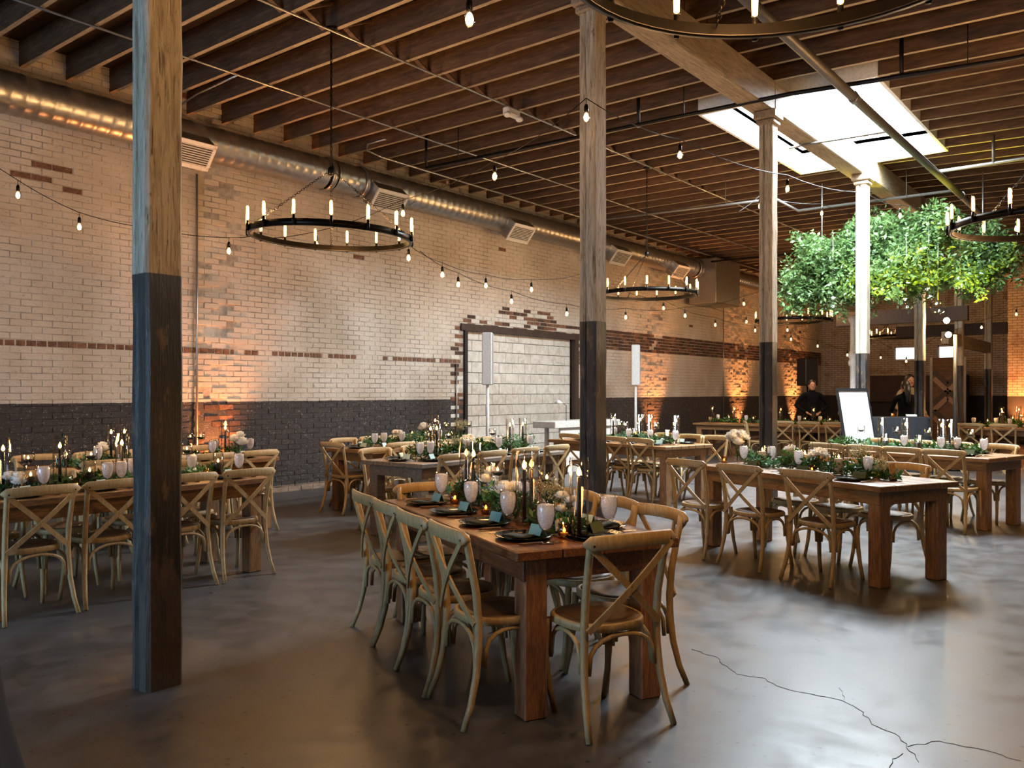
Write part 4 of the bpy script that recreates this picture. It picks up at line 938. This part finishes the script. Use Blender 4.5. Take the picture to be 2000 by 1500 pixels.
# ------------------------------------------------------------------ chandeliers
def links(q, p0, p1, L=.036, r=.0028, w_=.011):
    p0, p1 = Vector(p0), Vector(p1); d = p1-p0; n = max(1, int(d.length/(L*.78))); t = d.normalized()
    u = t.cross(Vector((0, 0, 1))) if abs(t.z) < .95 else t.cross(Vector((0, 1, 0))); u.normalize(); v = t.cross(u)
    for i in range(n):
        c = p0+d*((i+.5)/n); s = u if i % 2 else v; P = []
        for k in range(9):
            a = 2*PI*k/8; P.append(c+t*math.cos(a)*L/2+s*math.sin(a)*w_)
        q.tube(P, r, 4, caps=False)
def chandelier(loc, hang, label, rz=0, tilt=(0, 0), nb=15):
    r = empty('ring_chandelier', loc, rz, label, 'chandelier', 'black ring chandeliers')
    D = .8; tv = Vector((ST*tilt[0]+CT*tilt[1], -CT*tilt[0]+ST*tilt[1], 0)); tv.rotate(Euler((0, 0, -rz)))
    X = Matrix.Rotation(tv.length, 4, tv.normalized()) if tv.length else Matrix()
    q = MB(); n = 56; P = []
    for (rad, z) in ((D, -.032), (D, .030), (D-.007, .030), (D-.007, -.022), (D-.032, -.024), (D-.032, -.032)):
        for j in range(n): a = 2*PI*j/n; P.append((rad*math.cos(a), rad*math.sin(a), z))
    q.add(P, [(i*n+(j+1) % n, i*n+j, (i+1) % 6*n+j, (i+1) % 6*n+(j+1) % n) for i in range(6) for j in range(n)], 0, True, X); q.build('ring', M['black'], r)
    if 'bs' not in CHM:
        q = MB(); q.lathe([(0, -.035), (.012, -.035), (.016, -.01), (.016, .03), (.0125, .035), (.0125, .06), (0, .06)], 10, closed=True); CHM['so'] = q.mesh('lamp_socket', M['black'])
        q = MB(); q.lathe([(.0, .058), (.013, .060), (.0165, .075), (.0165, .185), (.011, .203), (0, .21)], 12); CHM['gl'] = q.mesh('bulb_glass', M['glass'])
        q = MB(); q.lathe([(.0, .066), (.013, .075), (.0145, .13), (.0135, .185), (.008, .198), (0, .2)], 8); CHM['fi'] = q.mesh('filament', M['filament']); CHM['bs'] = 1
    for i in range(nb):
        a = 2*PI*i/nb; p = X @ Vector(((D+.012)*math.cos(a), (D+.012)*math.sin(a), .0))
        s = mobj('bulb_holder', CHM['so'], r, p); g_ = mobj('bulb', CHM['gl'], s); mobj('filament', CHM['fi'], s)
    q = MB(); q.lathe([(0, .60), (.03, .61), (.036, .63), (.036, .67), (.02, .69), (0, .69)], 12, closed=True); q.build('hub', M['black'], r)
    for i in range(3):
        a = 2*PI*i/3+.628; q = MB(); e = X @ Vector(((D-.005)*math.cos(a), (D-.005)*math.sin(a), .02)); links(q, (.03*math.cos(a), .03*math.sin(a), .64), e); q.build('chain', M['black'], r)
    q = MB(); links(q, (0, 0, .69), (0, 0, hang-.02), .05, .0035, .012); q.tube([(0, 0, .69), (0, 0, hang)], .0035, 5); q.build('suspension_chain', M['black'], r)
    q = MB(); q.lathe([(0, hang), (.06, hang), (.065, hang-.015), (.03, hang-.03), (0, hang-.035)], 14, closed=True); q.build('ceiling_rose', M['black'], r)
    for k in range(3):
        a = 2*PI*k/3+.5; light('chandelier_glow', 'POINT', (.6*math.cos(a), .6*math.sin(a), .14), CHAND_W/3, WARM, parent=r, shadow_soft_size=.12)
    return r
CHM = {}
tax = TH-PI/2     # camera right vector in the plan
chandelier((5.46, 6.58, 2.99), JB-2.99, 'black ring chandelier hanging by the wall above the left tables', .25, (.016, .035))
chandelier((12.0, 6.68, 3.02), JB-3.02, 'black ring chandelier hanging between the middle post and the third post', .3, (.006, .0))
chandelier((18.45, 6.62, 3.02), JB-3.02, 'far ring chandelier seen beyond the third post', .1)
chandelier((25.4, 6.1, 3.0), JB-3.0, 'farthest ring chandelier above the far wall windows', .5)
chandelier((2.74, .98, 2.97), JB-3.05, 'large ring chandelier cut off by the top edge, nearest the camera', .12)
chandelier((9.13, .93, 3.00), JB-3.08, 'ring chandelier at the right edge beside the leafy cloud', .4)
# ------------------------------------------------------------------ string lights
q = MB(); q.lathe([(0, 0), (.010, -.002), (.017, -.02), (.0175, -.055), (.014, -.062), (0, -.062)], 8, closed=True); s_me = q.mesh('bulb_socket', M['black'])
q = MB(); q.lathe([(.013, -.058), (.022, -.075), (.029, -.10), (.026, -.125), (.012, -.142), (0, -.145)], 12); b_me = q.mesh('bulb', M['glass'])
q = MB(); q.lathe([(0, -.064), (.013, -.075), (.022, -.10), (.018, -.125), (0, -.136)], 8); g_me = q.mesh('glow', M['globe'])
def string(pts, label, nolamp=(), power=STRING_W, lamps=True):
    W = [at(*p) for p in pts]; q = MB(); P = []
    for i in range(len(W)-1):
        for k in range(6):
            t = k/6; c = W[i].lerp(W[i+1], t); L = (W[i+1]-W[i]).length; c.z -= 4*t*(1-t)*min(.06, L*.03); P.append(c)
    P.append(W[-1]); r = empty('string_lights', W[0], 0, label, 'string lights', 'festoon string lights'); q.tube([c-W[0] for c in P], .004, 5); q.build('cable', M['black'], r)
    for i, c in enumerate(W):
        if i in nolamp: continue
        d = c-W[0]; h = mobj('socket', s_me, r, (d.x, d.y, d.z-.045)); mobj('bulb', b_me, h); mobj('filament', g_me, h)
        t_ = MB(); t_.tube([(0, 0, .05), (0, 0, -.002)], .003, 5); t_.build('drop_wire', M['black'], h)
        if lamps: light('string_glow', 'POINT', (d.x, d.y, d.z-.145), power, WARM, parent=r, shadow_soft_size=.03)
string([(-150, 215, 8.0), (35, 352, 8.3), (155, 415, 8.6), (290, 445, 8.9), (447, 464, 9.2), (500, 460, 9.2)], 'string of bulbs drooping across the left brick wall', (0, 3, 5))
string([(1145, 192, 6.55), (966, 314, 7.9), (787, 390, 9.0), (618, 452, 9.6), (500, 466, 9.6)], 'string of bulbs from the middle post down to the left chandelier', (4,))
string([(1145, 192, 6.5), (1328, 272, 7.8), (1538, 342, 9.0), (1690, 375, 10.2), (1758, 400, 11.4), (1985, 425, 11.0), (2100, 400, 10.5)], 'string of bulbs crossing right from the middle post past the skylight', (0, 3, 6), lamps=False)
string([(700, -90, 4.4), (917, -20, 4.2), (1300, -160, 3.8)], 'string of bulbs passing over the top edge near the camera', (0, 2))
string([(798, 478, 9.4), (864, 513, 10.2), (949, 536, 11), (1038, 545, 11.8), (1132, 536, 12.6)], 'upper string of bulbs over the blocked-up doorway', (4,))
string([(820, 490, 9.6), (895, 533, 10.6), (999, 568, 11.6), (1107, 594, 12.6), (1222, 602, 13.6), (1338, 600, 14.6), (1453, 578, 15.6), (1500, 560, 16.2)], 'lower string of bulbs sagging behind the middle post', (0, 7))
string([(1200, 560, 14), (1296, 586, 15), (1397, 620, 16.5), (1475, 632, 18), (1545, 650, 19), (1597, 664, 20), (1655, 682, 21)], 'string of bulbs receding toward the far left corner', (0,), lamps=False)
string([(1380, 597, 17), (1458, 615, 18), (1538, 632, 19), (1622, 602, 21), (1720, 688, 23)], 'faint far string of bulbs behind the white pole', (0,), lamps=False)
string([(1700, 655, 20), (1770, 693, 19), (1840, 650, 18.5), (1917, 626, 18), (1985, 600, 17.5), (2060, 580, 17)], 'far string of bulbs over the right-hand tables', (0,), lamps=False)
string([(1440, 415, 12), (1484, 382, 12.2), (1605, 398, 13), (1700, 425, 13.6)], 'short string of bulbs by the dog-leg pipe', (0, 3), lamps=False)
# ------------------------------------------------------------------ hanging leafy cloud
cl = empty('leafy_cloud', (14.72, 3.52, 3.54), 0, 'big suspended cloud of green foliage behind the skylit post', 'hanging greenery')
rq = random.Random(9); lv = MB(); tw = MB()
ax = Vector((.35, -.94, 0)).normalized(); L_ = 3.15
cents = []
for i in range(84):
    t = rq.uniform(-.5, .5); prof = math.sqrt(max(.05, 1-(t*2)**2*.85))
    c = ax*t*L_+Vector((rq.uniform(-.40, .40)*prof, rq.uniform(-.3, .3)*prof, rq.uniform(-.62, .62)*prof+.16*math.sin(4.2*t+1.0))); cents.append(c)
    leaves(lv, c, (.30, .30, .26), 250, .085, rq, 0 if rq.random() < .6 else 1, .0, .46)
    for k in range(4):
        d = Vector((rq.gauss(0, 1), rq.gauss(0, 1), rq.gauss(-.1, .8))).normalized()*.40; tw.tube([c, c+d*.5+Vector((0, 0, .04)), c+d], .003, 4)
        leaves(lv, c+d*.9, (.1, .1, .12), 30, .08, rq, 0, -.2, .46)
o = lv.build('foliage', [M['cloud'], M['cloud2']], cl); o['kind'] = 'stuff'; o = tw.build('twigs', M['stem'], cl); o['kind'] = 'stuff'
for s in (-1, 1):
    q = MB(); q.tube([(s*ax.x*1.2, s*ax.y*1.2, .2), (s*ax.x*1.2, s*ax.y*1.2, 1.40)], .012, 6); q.build('support_rod', M['conduit'], cl)
q = MB(); links(q, (0, 0, .05), (-.02, 0, .8), .05, .004, .014); links(q, (.05, 0, .05), (.02, 0, .8), .05, .004, .014); o = q.build('hoist_chain', M['conduit'], None, (14.6, 4.05, 3.7)); tag(o, 'looped hoist chain above the leafy cloud, right of the skylit post', 'chain')
q = MB(); q.ball((0, 0, .9), (.09, .09, .12), 12); q.tube([(0, 0, 1), (0, 0, 1.3)], .012, 6); q.build('hoist_body', M['white_metal'], o)
q0 = MB(); q0.ball((0, 0, 0), .11, 16, 0, None, 10); gl_me = q0.mesh('glass_globe', M['glass'])
for i, (px, py, d) in enumerate(((1875, 550, 12.9), (1770, 592, 13.0), (1627, 590, 13.2), (1814, 572, 13.0), (1832, 600, 13.0))):
    p = at(px, py, d); g_ = mobj('glass_globe', gl_me, None, p); tag(g_, 'clear glass globe under the leafy cloud, %s' % ['highest, at the right end', 'lowest, near the middle', 'at the left end', 'half buried right of the middle', 'low and right of the middle'][i], 'ornament', 'glass globes')
    k = MB(); k.tube([(0, 0, .11), (0, 0, 1.1)], .0015, 4); k.build('hanging_wire', M['conduit'], g_)
for (x_, y_, z_, p_) in ((-.62, .30, -1.1, 280), (-.48, -.45, -1.15, 330), (-.22, -1.1, -1.1, 330)):
    light('cloud_lamp', 'SPOT', (x_, y_, z_), p_, (1.0, .86, .05), (PI, 0, 0), cl, spot_size=math.radians(80), spot_blend=.9, shadow_soft_size=.05)
# ------------------------------------------------------------------ speakers, booth, poles, sign, bar
def speaker(x, y, z0, z1, ztop, rz, label):
    r = empty('column_speaker', (x, y, 0), rz, label, 'speaker', 'white column speakers')
    q = MB(); q.box((0, 0, (z0+ztop)/2), (.14, .17, ztop-z0), bev=.015); q.build('cabinet', M['speaker'], r)
    q = MB(); q.box((0, -.088, (z0+ztop)/2), (.115, .008, ztop-z0-.04)); q.build('grille', M['speaker_grille'], r)
    q = MB(); q.tube([(0, 0, .03), (0, 0, z0)], [.032, .024], 12); q.build('pole', M['speaker'], r)
    q = MB(); q.lathe([(0, 0), (.24, 0), (.235, .02), (.05, .035), (0, .04)], 20, closed=True); q.build('base', M['speaker'], r)
speaker(10.72, 8.95, 1.56, 0, 2.43, .5, 'white column speaker on a pole before the blocked-up doorway')
speaker(15.25, 8.75, 1.58, 0, 2.42, .5, 'white column speaker on a pole right of the middle post')
r = empty('keyboard_booth', (13.1, 8.75, 0), -.1, 'white booth table behind the middle post, beside the speakers', 'booth')
q = MB(); q.box((0, 0, .86), (1.9, .55, .12), bev=.01); q.build('table_top', M['speaker'], r)
q = MB(); q.box((0, -.2, .4), (1.5, .04, .8)); q.build('front_panel', M['white_metal'], r)
for s in (-1, 1): q = MB(); q.box((s*.7, .15, .4), (.06, .06, .8)); q.build('leg', M['speaker'], r)
o = MB(); o.box((0, 0, .01), (.36, .25, .018), bev=.004); o = tag(o.build('laptop', M['steel'], None, (13.9, 8.8, .92), .1), 'silver laptop open on the white booth table', 'laptop')
q = MB(); q.box((0, .12, .13), (.36, .012, .24)); q.build('screen', M['black_matte'], o)
o = MB(); o.tube([(0, 0, 0), (0, 0, .28), (-.22, 0, .36)], .006, 6); o = tag(o.build('desk_lamp', M['black'], None, (12.65, 8.7, .92)), 'slim desk lamp reaching over the white booth table', 'lamp'); q = MB(); q.lathe([(.0, .03), (.02, .025), (.09, -.03), (.085, -.03), (0, .015)], 12); q.build('lamp_shade', M['white_metal'], o, (-.24, 0, .35))
r = empty('white_pole', (15.55, 4.5, 0), 0, 'white turned pole standing behind the white sign', 'pole')
q = MB(); q.lathe([(0, 0), (.1, 0), (.1, .06), (.055, .09), (.055, 1.9), (.085, 1.93), (.085, 1.99), (.06, 2.03), (.085, 2.08), (.085, 2.12), (.055, 2.18), (.05, 2.66), (.075, 2.70), (.075, 2.78), (0, 2.82)], 16); q.build('shaft', M['white_metal'], r)
r = empty('light_stand', (17.25, 3.18, 0), 0, 'grey pole with two glaring flood lamps by the brown post', 'floodlight')
q = MB(); q.tube([(0, 0, .04), (0, 0, 2.5)], .035, 10); q.build('pole', M['pipe_grey'], r); q = MB(); q.lathe([(0, 0), (.2, 0), (.2, .03), (.04, .05), (0, .05)], 16); q.build('base', M['black'], r)
M['flood'] = emit('flood_lamp', (1, .78, .5), 60)
for (dx, dy, z) in ((.0, .12, 2.50), (-.05, .14, 2.76)):
    h = MB(); h.lathe([(0, .06), (.05, .05), (.075, -.02), (.07, -.02), (0, .03)], 14, X=Matrix.Rotation(-1.9, 4, 'X') @ Matrix.Rotation(.6, 4, 'Y')); h = h.build('lamp_head', M['black'], r, (dx, dy, z)); q = MB(); q.ball((0, 0, 0), .055, 10); q.build('lens', M['flood'], h, (-.07, -.02, 0))
    light('flood_glow', 'POINT', (dx-.2, dy-.1, z), 45, (1, .7, .4), parent=r, shadow_soft_size=.06)
# leaning white sign
r = empty('framed_sign', (12.36, 3.60, .14), -.35, 'bright white framed board leaning on an easel before the skylit post', 'sign'); r.rotation_euler = (-.18, 0, -.35)
q = MB(); q.box((.34, 0, .68), (.66, .012, 1.32)); q.build('board', M['board_white'], r)
q = MB()
for (c_, d_) in (((.34, 0, 1.36), (.72, .03, .04)), ((.34, 0, 0), (.72, .03, .04)), ((0, 0, .68), (.03, .03, 1.36)), ((.68, 0, .68), (.03, .03, 1.36))): q.box(c_, d_)
q.build('frame', M['black_matte'], r)
r = empty('easel', (12.36, 3.62, 0), -.35, 'slim black easel holding the white board', 'easel')
for (a, b_) in (((.1, -.05, 0), (.25, .27, 1.35)), ((.6, -.05, 0), (.45, .27, 1.35)), ((.35, .6, 0), (.35, .30, 1.35))): q = MB(); q.tube([a, b_], .012, 6); q.build('leg', M['black_matte'], r)
q = MB(); q.box((.35, -.02, .115), (.6, .05, .02)); q.build('ledge', M['black_matte'], r)
# black draped bar table
r = empty('bar_table', (15.35, 3.85, 0), TH-PI/2, 'high bar table under a pleated black cloth behind the glassware', 'table')
q = MB(); q.box((0, 0, 1.0), (1.15, .6, .03)); q.build('table_top', M['cloth_black'], r)
q = MB(); n = 120; P = []
for z, k in ((1.02, 1.0), (1.0, 1.02), (.5, 1.05), (.02, 1.08)):
    for j in range(n):
        a = 2*PI*j/n; e = 8; ca, sa = math.cos(a), math.sin(a); s_ = (abs(ca)**e+abs(sa)**e)**(-1/e); pl = 1+(.035*math.sin(a*26)*(1-z))
        P.append((ca*s_*.58*k*pl, sa*s_*.31*k*pl, z))
q.add(P, [(i*n+(j+1) % n, i*n+j, (i+1)*n+j, (i+1)*n+(j+1) % n) for i in range(3) for j in range(n)], 0, True); o = q.build('pleated_skirt', M['cloth_black'], r)
bt = Matrix.Translation((15.35, 3.85, 0)) @ Matrix.Rotation(TH-PI/2, 4, 'Z')
class FakeT: pass
bar = FakeT(); bar.key = 'bar table'; bar.H = 1.02
for i, (k, x, y) in enumerate((('vot', .05, 0), ('vot', .12, .1), ('gob', -.45, .1), ('gob', -.35, 0), ('vot', -.52, -.1))): p = bt @ Vector((x, y, 0)); put(k, bar, p)
q = MB(); q.box((0, 0, .02), (.24, .16, .03), bev=.004); p = bt @ Vector((.38, 0, 0)); tag(q.build('card_box', M['paper'], None, (p.x, p.y, 1.022), .3), 'flat white box lying on the bar table', 'box')
# black cloth at the lower left corner
r = empty('draped_table', (.995, 3.59, 0), 0, 'edge of a black-draped table at the lower left corner', 'table'); q = MB(); n = 60; P = []
for z, k in ((.755, .27), (.75, .28), (.5, .31), (.25, .345), (.01, .40)):
    for j in range(n): a = 2*PI*j/n; kk = k*(1+.03*math.sin(a*11)*(1-z)); P.append((kk*math.cos(a), kk*math.sin(a), z))
q.add(P, [(i*n+(j+1) % n, i*n+j, (i+1)*n+j, (i+1)*n+(j+1) % n) for i in range(4) for j in range(n)]+[tuple(range(n))], 0, True); q.build('tablecloth', M['cloth_black'], r)
# far wall furniture: chevron barn door, black speaker, panels, uplights
r = empty('barn_door', (29.6, 3.98, 0), 0, 'wooden sliding door with chevron boards behind the grey pole', 'door', None, 'structure'); r['kind'] = 'structure'
r.location = (28.5, 5.45, 0)
q = MB(); q.box((0, 0, 1.25), (.05, .95, 2.5)); q.build('door_panel', M['joist'], r)
for z in (.35, .95, 1.55):
    for s in (-1, 1):
        for k, mm in ((0, M['orange_wood']), (1, M['dark_timber'])):
            q = MB(); q.box((-.04, 0, 0), (.03, .54, .14), 0, Matrix.Translation((0, s*.2, z+k*.2+.12)) @ Matrix.Rotation(s*.8*(1 if z != .95 else -1), 4, 'X')); q.build('chevron_board', mm, r)
for s in (-1, 1): q = MB(); q.box((-.03, s*.46, 1.25), (.05, .08, 2.5)); q.build('door_stile', M['pipe_grey'], r)
r = empty('pa_speaker', (21.5, 7.35, 0), .9, 'black loudspeaker on a stand behind the man in black', 'speaker')
q = MB(); q.box((0, 0, 1.95), (.42, .36, .7), bev=.02); q.build('cabinet', M['black_matte'], r); q = MB(); q.tube([(0, 0, .05), (0, 0, 1.6)], .02, 8); q.build('pole', M['black'], r)
for k in range(3): a = 2*PI*k/3; q = MB(); q.tube([(0, 0, .7), (.45*math.cos(a), .45*math.sin(a), .01)], .012, 6); q.build('leg', M['black'], r)
def uplight(x, y, rz, label, pw, tilt=.22, wall=True):
    r = empty('uplight', (x, y, 0), rz, label, 'uplight', 'amber uplights along the walls')
    q = MB(); q.lathe([(0, .0), (.07, 0), (.075, .14), (.07, .15), (.065, .13), (0, .13)], 16); q.build('housing', M['black_matte'], r)
    q = MB(); q.lathe([(0, .132), (.06, .132)], 14); q.build('lens', M['upl'], r)
    light('uplight_beam', 'SPOT', (0, .0, .17), pw, (1.0, .33, .09), (PI-tilt, 0, 0), r, spot_size=math.radians(72), spot_blend=1.0, shadow_soft_size=.04)
M['upl'] = emit('uplight_lens', (1, .45, .1), 12)
for x, lb, pw in ((6.4, 'amber uplight at the wall right of the nearest post', 1.0), (18.4, 'amber uplight at the wall behind the second speaker', 1.6), (23.6, 'amber uplight at the wall left of the third post', 2.2), (28.1, 'amber uplight at the far corner of the brick wall', 2.6)):
    uplight(x, Y1-.24, 0, lb, UP_W*pw, .10)
r = None
# brick return wall at the far right with uplight
b = MB(); b.box((27.4, 2.6, 2.8), (.3, 2.2, 5.6)); tag(b.build('wall_return', M['farwall']), 'white brick wall return glowing amber at the far right', 'wall', kind='structure')
uplight(26.98, 3.3, -PI/2, 'amber uplight against the brick return at the far right', UP_W*2.6, .11)
# ------------------------------------------------------------------ people
def skin_mesh(name, verts, edges, radii, mat, parent, root=0, lv=2):
    me = bpy.data.meshes.new(name); me.from_pydata(verts, edges, []); me.materials.append(mat); o = mobj(name, me, parent)
    m = o.modifiers.new('s', 'SKIN'); sv = me.skin_vertices[0].data if me.skin_vertices else None
    if sv is None:
        bpy.context.view_layer.objects.active = o; me.attributes.new if False else None
    for i, rd in enumerate(radii): me.skin_vertices[0].data[i].radius = rd if isinstance(rd, tuple) else (rd, rd)
    me.skin_vertices[0].data[root].use_root = True
    s = o.modifiers.new('d', 'SUBSURF'); s.levels = lv; s.render_levels = lv
    for p in me.polygons: p.use_smooth = True
    m.use_smooth_shade = True
    return o
def person(loc, rz, label, arms, top, hairlong=False, lean=0, look=0, h=1.0, apron=False):
    r = empty('person', loc, rz, label, 'person'); r.scale = (h,)*3
    # faces local -Y ; one continuous body: legs, trunk, neck, arms
    V = [(0, 0, .95), (0, 0, 1.08), (0, lean*.4, 1.25), (0, lean, 1.42), (0, lean, 1.50), (0, lean-.01, 1.56)]; E = [(0, 1), (1, 2), (2, 3), (3, 4), (4, 5)]; Rd = [(.15, .11), (.14, .10), (.165, .11), (.12, .09), (.055, .055), (.05, .05)]
    for s in (-1, 1):
        o = len(V); V += [(s*.09, 0, .88), (s*.10, -.01, .5), (s*.10, .02, .09), (s*.11, -.12, .04)]; Rd += [(.095, .1), .062, .042, (.045, .03)]; E += [(0, o), (o, o+1), (o+1, o+2), (o+2, o+3)]
    for s, (el, ha) in zip((-1, 1), arms):
        o = len(V); V += [(s*.19, lean, 1.40), el, ha]; Rd += [.062, .045, .036]; E += [(3, o), (o, o+1), (o+1, o+2)]
    skin_mesh('clothed_body', V, E, Rd, top, r)
    # hands with fingers
    for s, (el, ha) in zip((-1, 1), arms):
        d = (Vector(ha)-Vector(el)).normalized(); sd = d.cross(Vector((0, 0, 1))).normalized() if abs(d.z) < .9 else Vector((1, 0, 0)); hv = Vector(ha)
        q = MB(); q.tube([hv, hv+d*.05, hv+d*.09], [(.02, .026), (.018, .034), (.014, .034)], 8)
        for k in range(4):
            b0 = hv+d*.085+sd*(-.024+.016*k); ln = (.055, .066, .062, .048)[k]; q.tube([b0, b0+d*ln*.5, b0+d*ln-Vector((0, 0, .012))], [.008, .0075, .006], 6)
        q.tube([hv+d*.03+sd*.028, hv+d*.06+sd*.052, hv+d*.085+sd*.055], [.010, .009, .007], 6); q.build('hand', M['skin'], r)
    # head
    hd = MB(); X = Matrix.Translation((0, lean-.02, 1.62)) @ Matrix.Rotation(look, 4, 'Z')
    hd.ball((0, 0, 0), (.077, .098, .118), 20, 0, X, 14); hd.ball((0, -.05, -.07), (.048, .048, .045), 12, 0, X); hd.tube([(0, -.085, .02), (0, -.115, -.022), (0, -.095, -.034)], [.009, .014, .012], 8, 0, X)
    for s in (-1, 1): hd.ball((s*.078, .005, -.01), (.010, .02, .032), 8, 0, X); hd.ball((s*.03, -.088, .012), (.013, .008, .008), 8, 1, X)
    hd.ball((0, -.094, -.062), (.024, .010, .006), 8, 2, X); hd.tube([(0, .01, -.09), (0, .02, -.16)], .048, 10, 0, X)
    hd.build('head', [M['skin'], M['black_matte'], plain('lips', '7d4438', .5)], r)
    hr = MB(); hr.ball((0, .018, .03), (.088, .102, .108), 18, 0, X, 10)
    if hairlong: hr.tube([(0, .08, .02), (0, .12, -.12), (0, .12, -.28), (0, .115, -.36)], [.07, .055, .045, .015], 10, 0, X)
    hr.build('hair', M['hair'], r)
    return r
lp = lambda x, y, z: (x, y, z)
person((18.8, 6.33, 0), TH-PI/2+PI*0-.1, 'person in a dark suit standing behind the far table, elbows out', (((-.36, .02, 1.16), (-.16, -.16, 1.02)), ((.36, .02, 1.16), (.14, -.18, 1.02))), M['suit'], h=.98)
person((17.2, 4.02, 0), TH-PI/2+PI, 'person in black with long dark hair, back to camera at the bar', (((-.27, -.04, 1.15), (-.2, -.22, 1.0)), ((.27, -.04, 1.15), (.2, -.22, 1.0))), M['suit'], True, h=.95)
person((18.45, 4.32, 0), TH-PI/2+.2, 'person in a pale shirt bending toward the person in black', (((-.27, -.05, 1.14), (-.2, -.25, .98)), ((.30, -.04, 1.15), (.3, -.22, .96))), M['shirt'], lean=-.12, look=-.2, h=1.03)
# ------------------------------------------------------------------ candle light on the tables
for T, n, k in ((TF, 4, 1.0), (TR, 3, 1.0), (TS, 3, 1.3), (TC, 3, 1.5), (TL, 3, 1.5), (TLb, 3, 1.5), (TM, 3, 1.5), (TMb, 2, 1.5), (TH1, 3, 2.5), (TH2, 3, 4), (TH3, 3, 4)):
    for i in range(n):
        p = T.P(T.L*(i+.5)/n, T.W*.48)
        light('candle_glow', 'POINT', (p[0], p[1], T.H+.31), CANDLE_W*k*4, (1.0, .50, .17), shadow_soft_size=.03)
